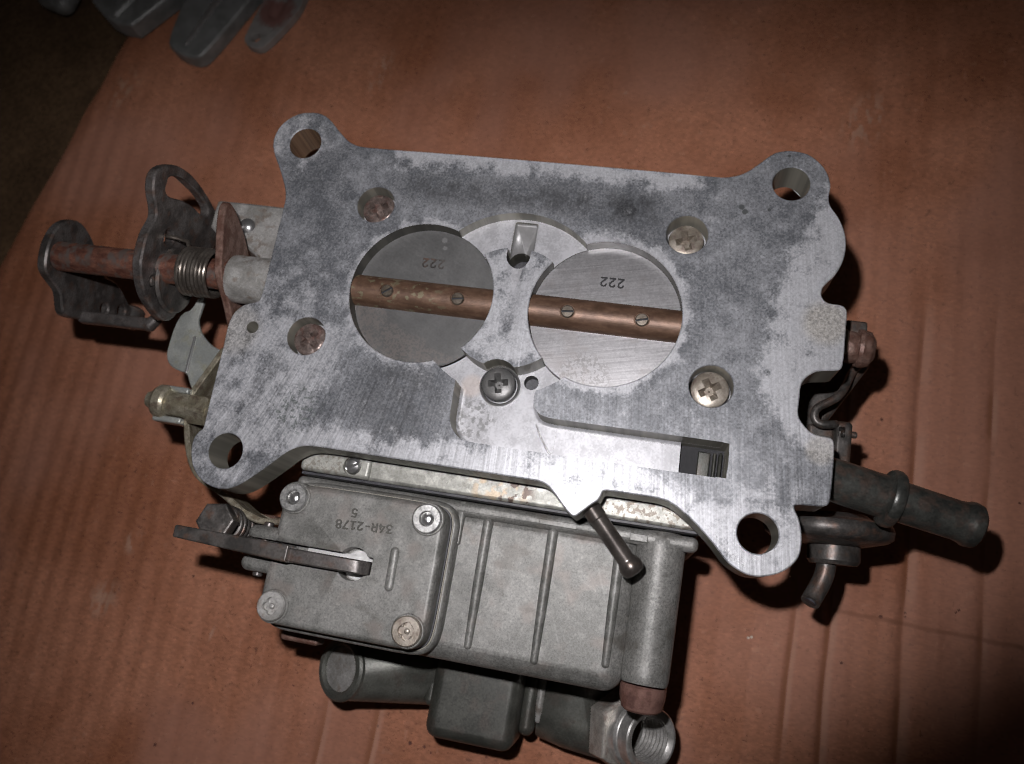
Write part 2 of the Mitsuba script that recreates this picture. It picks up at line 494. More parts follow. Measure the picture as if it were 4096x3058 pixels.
def card_color(p, n, uv):
    x, y, z = mm(p)
    m = fbm(x * 0.028, y * 0.028, 2.0, 4)
    fl = fbm(x * 0.10, y * 0.06, 6.0, 4)
    fib = fbm(x * 0.9, y * 2.2, 3.0, 3)
    c = mix((0.256, 0.097, 0.049), (0.375, 0.163, 0.096), smoothstep(0.25, 0.75, m * 0.72 + fl * 0.28))
    c = c * (0.70 + 0.60 * fib)
    fleck = noise(x * 1.25, y * 1.25, 15.0)
    c = c * (1 - 0.40 * smoothstep(0.86, 0.95, fleck) + 0.22 * smoothstep(0.14, 0.05, fleck))
    c = mix(c, (0.36, 0.180, 0.130), smoothstep(0.50, 0.75, fbm(x * 0.02 + 40, y * 0.014, 1.0, 3)) * 0.5)
    fibre = smoothstep(0.80, 0.92, noise(x * 0.9 + 0.5 * noise(y * 0.7), y * 0.35, 5.0)) * smoothstep(0.6, 0.75, noise(x * 0.35, y * 0.9, 11.0))
    c = mix(c, (0.56, 0.34, 0.24), fibre * 0.14)
    dirt = mi.Float(0)
    for sx, sy, r in SPECKS:
        dirt = dr.maximum(dirt, blob(x, y, sx, sy, r))
    c = mix(c, (0.075, 0.028, 0.02), dirt * 0.9)
    dirt = dr.maximum(dirt, bell(x, 88.2, 90.6, 0.5) * smoothstep(0.5, 0.62, noise(x * 0.6, y * 0.18, 3.0)) * bell(y, -104, -58, 3) * 0.35)
    for sx, sy, rx, ry in SCUFFS:
        e = dr.sqrt(dr.square((x - sx - 0.25 * (y - sy)) / rx) + dr.square((y - sy) / ry))
        c = mix(c, (0.40, 0.27, 0.20), (1 - smoothstep(0.2, 1.0, e)) * smoothstep(0.42, 0.68, fbm(x * 0.7, y * 0.3, 7.0, 3)) * 0.5)
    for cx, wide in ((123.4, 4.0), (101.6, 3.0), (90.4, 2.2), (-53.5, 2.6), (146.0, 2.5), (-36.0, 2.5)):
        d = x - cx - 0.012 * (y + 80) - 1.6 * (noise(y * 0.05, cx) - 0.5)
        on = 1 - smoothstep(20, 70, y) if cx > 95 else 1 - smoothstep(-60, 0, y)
        worn = smoothstep(0.3, 0.7, noise(y * 0.07, cx, 3.0))  # strength of fold wear and of the painted crease light and shade
        c = mix(c, (0.42, 0.24, 0.175), smoothstep(-0.3, 0.6, d) * (1 - smoothstep(wide * 0.4, wide, d)) * on * (0.12 + 0.4 * worn))  # pale lit side of the crease painted in, along with fold wear
        c = mix(c, (0.20, 0.075, 0.035), smoothstep(-2.6, -0.6, d) * (1 - smoothstep(-0.2, 0.5, d)) * on * (0.25 + 0.45 * worn))  # shaded side of the crease painted as a dark line
    pale = blob(x, y, 77.6, -68.0, 0.5) + blob(x, y, 78.6, -67.6, 0.5)
    c = mix(c, (0.66, 0.60, 0.52), dr.clip(pale, 0, 1) * 0.8)
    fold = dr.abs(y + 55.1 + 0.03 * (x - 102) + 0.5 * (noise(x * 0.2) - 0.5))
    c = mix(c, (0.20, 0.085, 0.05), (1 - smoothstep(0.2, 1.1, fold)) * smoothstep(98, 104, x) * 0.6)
    return dr.clip(c, 0.01, 0.8)


SCUFFS = [(-86.8, 126.3, 6.0, 14.0), (-198.8, 110.3, 8, 14), (6.2, 117.8, 2.2, 1.0), (12.2, 124.5, 2.4, 1.2), (22.4, 111.0, 3, 2), (-138.2, -72.8, 5, 6), (-143.7, -93.6, 8, 9), (-100.1, -98.4, 0.9, 4), (100.8, 119.5, 10, 16)]
SPECKS = [(105.8, -70.5, 0.5), (116.6, -54.7, 0.7), (124.0, -52.2, 0.45), (124.0, -53.4, 0.4), (124.6, -45.3, 0.4), (139.2, -48.8, 0.45), (138.4, -49.6, 0.4),
          (155.8, -12.8, 0.5), (-23.9, -118.9, 0.75), (-19.1, -119.1, 0.5), (-35.5, -115.9, 0.5), (-16.7, -120.4, 0.4), (1.2, -118.3, 0.4), (113.2, 8.6, 0.6),
          (-110.2, -136.1, 0.7), (-100.5, -120.9, 0.5), (-66.9, -109.0, 0.4), (-112.0, -80.4, 0.6)]


def floor_color(p, n, uv):
    x, y, z = mm(p)
    m = fbm(x * 0.06, y * 0.06, 0.0, 4)
    return mix((0.050, 0.029, 0.015), (0.115, 0.070, 0.038), m) * (0.7 + 0.6 * noise(x * 0.9, y * 0.9, 2.0))


def gasket_arm_color(p, n, uv):
    x, y, z = mm(p)
    m = fbm(x * 0.4, y * 0.4, 0.0, 3)
    d = dr.sqrt(dr.square(x + 137.6) + dr.square(y - 149))
    c = mix((0.20, 0.19, 0.18), (0.30, 0.285, 0.27), m)
    return mix(c, (0.21, 0.085, 0.07), (1 - smoothstep(5.5, 9.5, d + (m - 0.5) * 4)) * 0.85)


def ramp_rust(p, n, uv):
    x, y, z = mm(p)
    m = fbm(x * 0.5, y * 0.5, z * 0.5, 4)
    f = fbm(x * 2.1, y * 2.1, z * 2.1, 3)
    c = mix((0.105, 0.052, 0.038), (0.175, 0.11, 0.088), smoothstep(0.3, 0.7, m))
    return dr.clip(c * (0.6 + 0.8 * f), 0.01, 0.8)


M = {
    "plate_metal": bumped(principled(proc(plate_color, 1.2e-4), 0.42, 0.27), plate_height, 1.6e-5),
    "cast_zinc": bumped(principled(proc(cast_color, 1.2e-4), 0.50, 0.30), grain_1, 3.5e-5),
    "block_zinc": bumped(principled(proc(block_color, 1.2e-4), 0.46, 0.4), grain_1, 4e-5),
    "dark_cast": bumped(principled(mottle((0.042, 0.043, 0.037), (0.068, 0.069, 0.060), 0.16, 0.35, 2.6, (0.06, 0.05, 0.042), 0.62), 0.40, 0.35), grain_1, 2.5e-5),
    "grey_cast": bumped(principled(mottle((0.24, 0.235, 0.22), (0.36, 0.355, 0.34), 0.3, 0.3, 2.6, (0.17, 0.13, 0.10), 0.64), 0.5, 0.4), grain_1, 3e-5),
    "lever_steel": bumped(principled(mottle((0.060, 0.054, 0.051), (0.125, 0.115, 0.110), 0.28, 0.42, 2.4, (0.11, 0.068, 0.052), 0.62), 0.38, 0.55), grain_2, 3e-5),
    "dark_steel": bumped(principled(mottle((0.048, 0.045, 0.042), (0.098, 0.090, 0.084), 0.3, 0.4, 2.2, (0.12, 0.07, 0.05), 0.62), 0.42, 0.5), grain_2, 3e-5),
    "rusty_steel": bumped(principled(proc(ramp_rust, 1.2e-4), 0.5, 0.3), grain_2, 6e-5),
    "shaft_copper": bumped(principled(proc(shaft_color, 1.2e-4), 0.46, 0.42), grain_2, 2e-5),
    "disc_bright": principled(disc_color(1), 0.33, 0.80),
    "disc_grimy": principled(disc_color(-1), 0.48, 0.35),
    "screw_brown": bumped(principled(mottle((0.125, 0.095, 0.085), (0.24, 0.19, 0.17), 0.45, 0.4, 2.2, (0.16, 0.085, 0.07), 0.6), 0.36, 0.6), grain_2, 8e-5),
    "screw_tan": bumped(principled(mottle((0.22, 0.19, 0.155), (0.34, 0.305, 0.26), 0.5, 0.25, 2.6, (0.16, 0.12, 0.10), 0.62), 0.4, 0.55), grain_1, 2e-5),
    "screw_black": principled(mottle((0.085, 0.085, 0.083), (0.125, 0.123, 0.12), 0.4, 0.2), 0.42, 0.4),
    "screw_zinc": bumped(principled(mottle((0.34, 0.34, 0.33), (0.50, 0.50, 0.485), 0.6, 0.5, 2.8, (0.17, 0.165, 0.155), 0.66), 0.35, 0.7), grain_1, 3e-5),
    "polished_steel": principled(mottle((0.55, 0.55, 0.55), (0.68, 0.68, 0.68), 0.5, 0.15), 0.22, 0.9),
    "spring_steel": principled(mottle((0.14, 0.122, 0.105), (0.22, 0.195, 0.17), 0.5, 0.2), 0.28, 0.8),
    "zinc_sheet": principled(mottle((0.27, 0.285, 0.27), (0.34, 0.355, 0.335), 0.25, 0.14, 2.6, (0.30, 0.29, 0.20), 0.62), 0.42, 0.45),
    "yellow_zinc": bumped(principled(mottle((0.23, 0.205, 0.145), (0.36, 0.33, 0.255), 0.35, 0.35, 2.4, (0.15, 0.11, 0.08), 0.62), 0.36, 0.6), grain_1, 4e-5),
    "tube_bronze": principled(mottle((0.088, 0.077, 0.070), (0.13, 0.115, 0.105), 0.3, 0.2, 2.4, (0.14, 0.105, 0.085), 0.62), 0.30, 0.7),
    "barb_metal": bumped(principled(mottle((0.045, 0.047, 0.043), (0.082, 0.084, 0.076), 0.30, 0.34, 2.2, (0.105, 0.072, 0.058), 0.56), 0.34, 0.5), grain_1, 1.5e-5),
    "red_brass": principled(mottle((0.20, 0.105, 0.085), (0.30, 0.17, 0.14), 0.3, 0.22, 2.4, (0.14, 0.07, 0.06), 0.62), 0.38, 0.5),
    "inlet_metal": principled(mottle((0.30, 0.28, 0.25), (0.42, 0.395, 0.36), 0.35, 0.25, 2.6, (0.27, 0.20, 0.17), 0.6), 0.45, 0.55),
    "black_gasket": principled(mottle((0.02, 0.02, 0.024), (0.04, 0.04, 0.046), 0.6, 0.3), 0.5, 0.0),
    "fibre_gasket": principled((0.34, 0.32, 0.27), 0.7, 0.0),
    "shaft_screw": principled(mottle((0.062, 0.050, 0.038), (0.10, 0.082, 0.063), 0.8, 0.3), 0.36, 0.5),
    "grey_housing": principled(mottle((0.14, 0.145, 0.14), (0.20, 0.205, 0.20), 0.2, 0.25), 0.5, 0.3),
    "stained_arm": principled(proc(gasket_arm_color, 1.2e-4), 0.5, 0.3),
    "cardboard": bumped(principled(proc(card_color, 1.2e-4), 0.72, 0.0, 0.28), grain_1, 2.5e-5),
    "dark_floor": principled(proc(floor_color, 1.2e-4), 0.8, 0.0, 0.2),
    "clean_zinc": principled(mottle((0.50, 0.50, 0.49), (0.60, 0.60, 0.59), 0.4, 0.12), 0.4, 0.25),
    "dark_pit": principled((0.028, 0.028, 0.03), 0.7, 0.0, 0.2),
    "thread_metal": principled(mottle((0.42, 0.41, 0.39), (0.56, 0.55, 0.53), 0.5, 0.2), 0.3, 0.7),
    "letter_shade": principled((0.062, 0.060, 0.052), 0.5, 0.2),  # dark tone standing in for the shading round the raised letters
    "inlet_cast": bumped(principled(mottle((0.072, 0.074, 0.065), (0.112, 0.114, 0.10), 0.16, 0.3, 2.6, (0.085, 0.07, 0.06), 0.62), 0.42, 0.4), grain_1, 2.5e-5),
    "flash_black": principled((0.02, 0.02, 0.02), 0.6, 0.0),
}
for name, bsdf in M.items():
    scene[name] = both(bsdf)
# ---------------------------------------------------------------- the flash: a lamp beside the lens, with added walls that shape its light
def flash_lamp():
    def place(m):
        m = tri(m).copy()
        m.vertices = FLASH + np.asarray(m.vertices) @ np.stack([RIGHT, -DOWN, AHEAD])
        return m

    tube_ = trimesh.Trimesh([(-3.5, -2.5, 0), (3.5, -2.5, 0), (3.5, 2.5, 0), (-3.5, 2.5, 0)], [(0, 1, 2), (0, 2, 3)], process=False)
    m = place(tube_)
    if np.asarray(m.face_normals)[0] @ AHEAD < 0:
        m.invert()
    key = put("flash_lamp__flash_tube", m, "flash_black", smooth=False)
    scene[key]["emitter"] = {"type": "area", "radiance": {"type": "rgb", "value": list(FLASH_RADIANCE)}}
    walls = m3.Manifold.cube((24, 20, 1.5), True).translate((0, 0, -1.6))  # added walls cut off light towards the edges of the view
    walls += m3.Manifold.cube((1, 20, FLASH_BAFFLES[0]), True).translate((-7.5, 0, FLASH_BAFFLES[0] / 2 - 1))
    walls += m3.Manifold.cube((24, 1, FLASH_BAFFLES[1]), True).translate((0, 6.5, FLASH_BAFFLES[1] / 2 - 1))
    walls += m3.Manifold.cube((1, 16, 10), True).translate((7.5, 1.5, 4))
    side = m3.Manifold.cube((1, 44, FLASH_BAFFLES[2]), True).translate((FLASH_BAFFLES[3], 0, FLASH_BAFFLES[2] / 2 - 1)).rotate((0, 0, -59.5))  # added flap blocks the flash to shade the lower right corner
    put("flash_lamp__added_baffles", place(walls + side), "flash_black", smooth=False)
    labels["flash_lamp"] = {"label": "small camera flash lamp above the carburetor with added black baffles, out of frame", "category": "lamp"}


FLASH_BAFFLES = (11.5, 19.0, 27.0, 17.6)  # lengths and offset of the added light-blocking walls
flash_lamp()

# ---------------------------------------------------------------- the setting: dark floor, cardboard sheet
put("floor", trimesh.creation.box(bounds=[(-900, -700, -92), (700, 900, -90)]), "dark_floor", smooth=False, kind="structure")


def cardboard():
    xs, ys = np.r_[np.arange(-262, 52, 1.3), np.arange(52, 160, 0.7), np.arange(160, 300, 2.0)], np.arange(-260, 330.1, 1.6)
    X, Y = np.meshgrid(xs, ys, indexing="ij")
    left = -206.6 + (Y - 138) * 0.212 + 1.2 * (meshkit.noise(np.stack([Y * 0.06, Y * 0, Y * 0], -1)) - 0.5)
    u = np.maximum(X, left)
    P = np.stack([u, Y, 0 * u], -1)
    big = meshkit.fbm(P * 0.012, 3, 1) - 0.5
    wob = 2.6 * (meshkit.noise(P * [0.004, 0.014, 1], 3) - 0.5) + 5 * (meshkit.noise(P * [0.05, 0.002, 1], 4) - 0.5)
    amp = (0.09 + 0.30 * meshkit.noise(P * [0.03, 0.008, 1], 5)) * (0.50 + 0.50 * np.clip((45 - Y - 0.25 * u) / 90, 0, 1))
    Z = 1.2 * big + amp * np.sin((u + wob) * 2 * np.pi / 7.9)
    for cx, w, h in ((123.4, 2.4, 1.25), (101.6, 1.9, 0.9), (90.4, 1.5, 0.7), (112.0, 1.8, 0.35), (134.5, 2.0, 0.5), (79.0, 1.8, 0.5), (-53.5, 2.2, 0.5), (-73.3, 1.8, 0.3), (-104, 1.8, 0.32), (146, 1.8, 0.4), (-36, 2.0, 0.4), (-20, 2.0, 0.3), (68, 1.8, 0.4), (-88, 1.8, 0.25), (-125, 2, 0.25)):
        c = cx + 0.9 * (meshkit.noise(P * [0, 0.05, 0] + [cx, 0, 0], 8) - 0.5) + 0.012 * (Y + 80)
        fade = np.clip(((90 if cx > 95 else 0) - Y) / 70, 0, 1)
        d = (u - c) / w
        Z -= 1.15 * h * fade * np.where(d < 0, np.exp(-np.abs(d) ** 1.3), np.exp(-np.abs(d * 0.55) ** 1.3)) * (0.55 + 0.9 * meshkit.noise(P * [0, 0.03, 0] + [cx, 5, 0], 9))
    f = Y + 55.1 + 0.03 * (u - 102)
    Z -= 0.35 * np.exp(-(f / 0.8) ** 2) * np.clip((u - 96) / 8, 0, 1)
    Z += 0.3 * np.clip(-f / 14, -1, 1) * np.clip((u - 96) / 12, 0, 1)
    g = Y + 24 + 0.06 * (u + 170) + 2.0 * (meshkit.noise(P * [0.04, 0, 0]) - 0.5)
    Z -= 0.35 * np.exp(-(g / 1.1) ** 2) * np.clip((-u - 118) / 30, 0, 1)
    Z += 0.05 * (meshkit.fbm(P * [0.5, 0.35, 1], 3, 12) - 0.5)
    lip = np.clip((u - left) / 7.0, 0, 1)
    Z = Z - 85.0 - 2.2 * (1 - lip) ** 2 - 0.35
    Z = np.minimum(Z + 0.3, -84.9)
    n0, n1 = X.shape
    top = np.stack([u, Y, Z], -1).reshape(-1, 3)
    low = top.copy()
    low[:, 2] = -89.6
    k = np.arange(n0 * n1).reshape(n0, n1)
    a, b, c, d = k[:-1, :-1].ravel(), k[1:, :-1].ravel(), k[1:, 1:].ravel(), k[:-1, 1:].ravel()
    faces = [np.stack([a, b, c], 1), np.stack([a, c, d], 1)]
    border = np.r_[k[:, 0], k[-1, 1:], k[-2::-1, -1], k[0, -2::-1]]
    i, j = border[:-1], border[1:]
    N = n0 * n1
    faces += [np.stack([i, i + N, j + N], 1), np.stack([i, j + N, j], 1)]
    keep = np.vstack(faces)
    m = trimesh.Trimesh(np.vstack([top, low]), keep, process=False)
    area = np.linalg.norm(np.cross(m.vertices[keep[:, 1]] - m.vertices[keep[:, 0]], m.vertices[keep[:, 2]] - m.vertices[keep[:, 0]]), axis=1)
    m.update_faces(area > 1e-7)
    m.remove_unreferenced_vertices()
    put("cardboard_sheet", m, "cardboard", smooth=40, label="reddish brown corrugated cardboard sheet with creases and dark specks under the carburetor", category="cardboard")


cardboard()

# ---------------------------------------------------------------- the carburetor
CB = "carburetor__"
labels["carburetor"] = {"label": "used grey metal two-barrel carburetor lying upside down on the brown cardboard", "category": "carburetor"}
SHAFT_Y, SHAFT_Z = 4.37, -5.0
BORES = [(-23.95, 4.37), (24.05, 4.37)]
OUTLINE = [(-75.18, 42.5), (-75.48, 44.41), (-75.3, 46.37), (-74.72, 48.37), (-73.76, 50.08), (-72.41, 51.5), (-70.71, 52.79), (-68.74, 53.6), (-66.35, 53.93), (-63.88, 53.9), (-61.87, 53.18), (-60.07, 52.03), (-58.51, 50.54), (-56.91, 48.9), (-55.4, 47.58), (-53.89, 46.28), (-52.15, 45.22), (-50.2, 44.63), (-48.07, 44.44), (-44.51, 44.41), (-37.16, 44.43), (-28.49, 44.57), (-16.7, 44.6), (5.28, 44.6), (39.24, 44.48), (43.12, 44.25), (46.18, 44.19), (48.61, 44.24), (50.99, 44.64), (53.03, 45.39), (55.02, 46.61), (56.95, 48.41), (58.6, 50.12), (60.52, 52.03), (62.24, 52.94), (64.59, 53.43), (66.99, 53.3), (69.1, 52.86), (70.96, 51.75), (72.86, 50.04), (74.17, 48.12), (74.96, 46.16), (75.31, 44.5), (75.27, 43.15), (75.1, 41.8), (75.14, 40.46), (75.46, 39.33), (76.06, 38.23), (77.32, 36.7), (78.29, 35.15), (79.3, 32.96), (79.88, 30.75), (80.1, 28.83), (80.03, 26.56), (79.62, 24.27), (78.92, 22.28), (77.93, 20.26), (76.38, 18.34), (75.36, 16.95), (75.23, 15.56), (75.41, 14.64), (76.11, 13.67), (77.31, 13.1), (79.62, 13.1), (80.68, 12.81), (81.36, 11.96), (81.57, 10.94), (81.53, 7.93), (81.55, 4.72), (81.58, 1.31), (81.48, -1.19), (81.33, -2.55), (80.77, -3.3), (79.36, -3.6), (76.92, -3.92), (75.51, -4.33), (74.34, -5.16), (73.19, -6.33), (72.49, -7.76), (72.31, -9.35), (72.37, -10.9), (72.34, -12.24), (72.28, -14.01), (72.37, -15.1), (72.78, -16.36), (74.21, -18.0), (75.51, -19.11), (77.17, -19.63), (79.16, -19.66), (80.38, -19.91), (80.93, -20.9), (81.09, -24.27), (81.14, -27.63), (81.05, -31.81), (80.95, -34.31), (80.53, -35.4), (79.58, -35.84), (77.63, -35.98), (73.52, -36.29), (73.24, -36.83), (73.65, -37.92), (74.32, -38.84), (75.09, -40.97), (75.55, -43.33), (75.6, -45.75), (75.26, -47.81), (74.41, -49.35), (73.0, -50.98), (71.16, -52.28), (68.9, -53.18), (66.6, -53.72), (64.23, -53.64), (61.76, -52.65), (59.64, -51.39), (57.83, -49.45), (56.01, -47.5), (53.78, -45.6), (51.75, -43.85), (49.47, -42.3), (47.47, -40.94), (45.33, -39.98), (43.25, -39.56), (38.09, -39.5), (32.52, -39.57), (30.74, -39.59), (30.03, -39.89), (29.75, -41.04), (29.15, -42.29), (27.81, -43.39), (26.01, -45.23), (24.38, -46.89), (23.58, -46.64), (22.09, -45.56), (20.52, -44.01), (18.91, -42.26), (16.05, -39.78), (10.93, -39.75), (-2.64, -39.7), (-12.41, -39.67), (-26.87, -39.62), (-33.38, -39.62), (-40.05, -39.55), (-44.01, -39.68), (-46.57, -40.18), (-48.5, -41.18), (-50.4, -42.64), (-52.5, -44.95), (-54.88, -47.36), (-57.25, -49.63), (-59.36, -51.52), (-61.57, -53.0), (-63.97, -53.78), (-66.22, -53.78), (-69.04, -53.16), (-71.28, -51.92), (-73.37, -49.95), (-74.5, -47.99), (-75.3, -45.61), (-75.59, -43.51), (-75.35, -41.67), (-74.45, -40.1), (-73.59, -39.43), (-73.64, -37.82), (-73.71, -34.16), (-73.86, -29.78), (-73.92, -26.07), (-74.02, -20.08), (-74.09, -15.53), (-74.34, -11.73), (-74.09, -9.0), (-73.26, -6.96), (-71.75, -5.22), (-69.63, -4.27), (-67.62, -3.74), (-67.05, -2.52), (-67.0, 4.16), (-67.14, 9.71), (-67.19, 16.15), (-67.24, 22.29), (-67.38, 27.65), (-68.9, 31.26), (-71.55, 36.07), (-73.91, 39.7)]
POCKET = [(-10.9, -15.6), (-10.22, -17.16), (-10.12, -20.0), (-9.98, -24.4), (-9.92, -27.02), (-9.5, -28.7), (-8.67, -30.32), (-7.48, -31.63), (-6.01, -32.5), (-3.86, -32.9), (1.69, -32.94), (16.97, -33.0), (28.69, -33.0), (47.4, -32.9), (57.87, -32.85), (57.75, -24.3), (51.75, -24.25), (37.97, -24.25), (16.67, -24.3), (13.75, -24.15), (11.82, -23.5), (10.62, -21.86), (10.1, -20.25), (10.11, -18.75), (10.6, -17.0), (11.0, -15.5)]
BOLTS = [(-65.75, 44.16), (65.85, 44.13), (-66.02, -44.18), (65.95, -44.12)]
SINKS = [(-41.24, 27.61), (41.8, 27.52), (-51.95, -11.4), (51.97, -11.12)]


def base_plate():
    outer = soft(OUTLINE, rounds=2)
    holes = [circle(x, y, 4.6) for x, y in BOLTS]
    m = solid(prism(outer, -11, 0, holes, bevel=0.28, low=0.4))
    cyl = lambda x, y, r, z0, z1, n=96, r1=None: m3.Manifold.cylinder(z1 - z0, r, r1 or r, n).translate((x, y, z0))
    ring = cyl(0, 4.5, 24.6, -30, 1, 128) - cyl(0, 3.0, 16.2, -30, 1, 128)
    upper = ring ^ m3.Manifold.cube((60, 40, 6)).translate((-30, 6, -4.0))
    lower = (ring ^ m3.Manifold.cube((60, 40, 9)).translate((-30, -38, -7.6)))
    pocket = np.array(POCKET)
    dig = solid(prism(soft(pocket, rounds=1), -7.6, 1.0, bevel=0, low=1.1, turns=4))
    dig += lower
    deep = solid(prism([(47.1, -32.6), (57.75, -32.7), (57.65, -24.4), (46.86, -24.35)], -12, 1, bevel=0))
    m = m - upper - dig - deep
    for x, y in BORES:
        m = m - cyl(x, y, 19.2, -12, -0.3, 128) - cyl(x, y, 19.2, -0.301, 0.01, 128, 19.45)
    for x, y in SINKS:
        m = m - cyl(x, y, 5.2, -6.5, -0.25, 64) - cyl(x, y, 5.2, -0.251, 0.01, 64, 5.42)
    m = m - cyl(-67.2, -10.9, 1.65, -9, 1, 32)
    # slot and hole at the top of the bridge, the hollow that runs down from it
    m = m - cyl(0.0, 16.9, 3.1, -12, 1, 48) - m3.Manifold.batch_hull([ball(s * 2.4, y, z, 0.7, 20) for s in (-1, 1) for y in (17, 27.6) for z in (-4.5, 0)])
    m = m - hull((0.1, 15.5, 2.5, 3.5), (0.1, -2.0, 4.4, 4.5), n=64)
    # seat of the middle screw and the small hole next to it
    m = m - cyl(0, -16.45, 5.35, -7.59, 1, 64) - cyl(7.7, -14.2, 1.9, -12, 1, 32)
    # milled steps and a score on the floor of the channel
    m = m - solid(prism([(16.0, -32.4), (47.2, -32.3), (46.9, -25.2), (16.1, -25.1)], -7.8, -5, bevel=0))
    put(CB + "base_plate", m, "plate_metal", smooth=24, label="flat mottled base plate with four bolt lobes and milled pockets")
    put(CB + "base_plate__screw_seat", lathe([(4.45, -7.7), (5.3, -7.7), (5.3, -6.3), (4.9, -6.1), (4.45, -6.8), (4.45, -7.7)], (0, -16.45, 0)), "polished_steel")
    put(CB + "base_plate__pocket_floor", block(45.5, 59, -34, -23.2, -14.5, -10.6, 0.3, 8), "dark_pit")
    for k, (x, w) in enumerate(((52.8, 1.5), (55.3, 0.4), (56.6, 0.35))):
        put(CB + "base_plate__rib", block(x - w, x + w, -32.4, -25.4, -12, (-9.4, -8.8, -7.6)[k], 0.35, 8), "dark_cast")
    put(CB + "base_plate__score", tube(bezier([(10.7, -24.8, -7.55), (12.7, -28.3, -7.52), (15.3, -31.9, -7.55)], 20) + rng.normal(0, 0.08, (20, 3)) * [1, 1, 0.2], 0.22, 8), "polished_steel")


base_plate()


def pan_screw(x, y, z, mat, label, spin, r=4.5):
    h = turned([(0, -4), (r * 0.92, -4), (r, -0.9), (r * 0.96, -0.45), (r * 0.8, -0.05), (r * 0.4, 0.12), (0, 0.15)]) - cross_recess(r * 0.64, 2.4, r * 0.40)
    if mat == "screw_brown":
        h = rough(h, 0.13, 1.3, 0.5, int(x) % 9)
    return put(CB + "base_plate__screw", pose(h, (x, y, z), (0, 0, 1), spin), mat, label=label)


pan_screw(*SINKS[0], -2.6, "screw_brown", "rusty brown cross-head screw, upper left of the plate", 0.5)
pan_screw(*SINKS[1], -3.6, "screw_tan", "grey-brown cross-head screw, upper right of the plate", 0.35)
pan_screw(*SINKS[2], -2.4, "screw_brown", "pitted brown screw near the left edge of the plate", 0.9)
pan_screw(*SINKS[3], -3.2, "screw_tan", "tan cross-head screw in the lower right of the plate", 0.55, 4.7)
pan_screw(0, -16.5, -3.0, "screw_black", "black cross-head screw in the middle pocket", 0.2, 4.35)

# throttle discs and the shaft through them
DISC_TILT = 1.8
for i, (x, y) in enumerate(BORES):
    d = m3.Manifold.cylinder(1.3, 19.15, 19.15, 128).translate((0, 0, -0.65))
    t = relief("222", 2.5, 0.35, 0.74, (0.6, 9.8), math.pi).rotate((DISC_TILT, 0, 0)).translate((x, y, -5.4))
    put(CB + "throttle_disc__stamp", t, ("dark_steel", "dark_pit")[i], label="number 222 stamped upside down")  # dark letters stand in for the shaded edges of the stamped strokes
    d = d.rotate((DISC_TILT, 0, 0)).translate((x, y, -5.4))
    put(CB + "throttle_disc", d, ("disc_grimy", "disc_bright")[i], smooth=24, label=("dark grimy throttle disc in the left bore", "bright brushed throttle disc in the right bore")[i])
    bore = lathe([(19.25, -10.9), (19.25, -34), (23, -34), (23, -10.9), (19.25, -10.9)], (x, y, 0), n=96)
    put(CB + "main_body__bore_sleeve", bore, "dark_cast")
shaft = rod((-134.2, SHAFT_Y, SHAFT_Z), (47, SHAFT_Y, SHAFT_Z), 4.25, bevel=0.4, n=64)
SCREW_X = (-33.2, -14.0, 14.8, 33.5)
s = solid(shaft)
for x in SCREW_X:
    s = s - m3.Manifold.cylinder(6, 2.0, 2.0, 40).translate((x, SHAFT_Y - 0.55, -1.35))
put(CB + "throttle_shaft", s, "shaft_copper", smooth=30, label="copper brown throttle shaft through both bores, rusty at its left end")
for k, x in enumerate(SCREW_X):
    h = turned([(0, -3), (1.65, -3), (1.65, 0.25), (1.4, 0.5), (0, 0.55)], 40) - m3.Manifold.cube((0.5, 4.2, 1.3), True).translate((0, 0, 0.6))
    put(CB + "throttle_shaft__screw", pose(h, (x, SHAFT_Y - 0.55, -1.05), (0, -0.12, 1), (0.6, 0.15, 0.1, 0.25)[k]), "shaft_screw")
    put(CB + "throttle_shaft__slot", pose(m3.Manifold.cube((0.46, 3.1, 0.3), True), (x, SHAFT_Y - 0.55 - 0.02, -0.98), (0, -0.12, 1), (0.6, 0.15, 0.1, 0.25)[k]), "dark_pit", smooth=False)  # dark bar fills the slot in place of its shade

# casting under the plate
BODY = soft([(-50, -38.8), (-58, -25), (-60, 0), (-57, 22), (-44, 34), (-20, 37), (20, 37), (42, 34), (58, 20), (60, 0), (58, -22), (50, -38.8)], rounds=2)
body = solid(prism(BODY, -64, -11.05, bevel=0.8, low=2))
for x, y in BORES:
    body = body - m3.Manifold.cylinder(28, 19.3, 19.3, 64).translate((x, y, -38.5))
for x, y, r in ((0.0, 16.9, 3.6), (7.7, -14.2, 2.2)):
    put(CB + "base_plate__passage_dark_disc", rod((x, y, -12), (x, y, -10.95), r, bevel=0.1, n=32), "black_gasket")  # added dark disc stands in for the dark depth of the hole
put(CB + "main_body", body, "grey_cast")
put(CB + "main_body__air_horn", lathe([(0, -63), (38, -63), (47, -70), (48, -84.0), (46, -84.9), (0, -84.9)], (0, 2, 0), n=72), "dark_cast")
put(CB + "main_body__shaft_boss", rod((-80.4, SHAFT_Y, SHAFT_Z - 2.2), (-60, SHAFT_Y, SHAFT_Z - 2.2), 6.7, bevel=0.7, n=48), "grey_cast")
lug = solid(prism(soft([(-98.8, 32.0), (-97.6, 32.6), (-60, 32.0), (-56, 8), (-79, 9), (-81.5, 17.5), (-98.6, 21)], rounds=1), -34, -17.6, bevel=0.7, low=1))
put(CB + "main_body__side_lug", lug, "grey_cast", label="pale cast lug behind the throttle levers")
put(CB + "main_body__side_lug__pin", lathe([(0, -3), (2.3, -3), (2.3, 0.6), (1.5, 1.3), (0, 1.6)], (-86.6, 24.9, -17.6), (0.25, 0, 1), 32), "polished_steel")

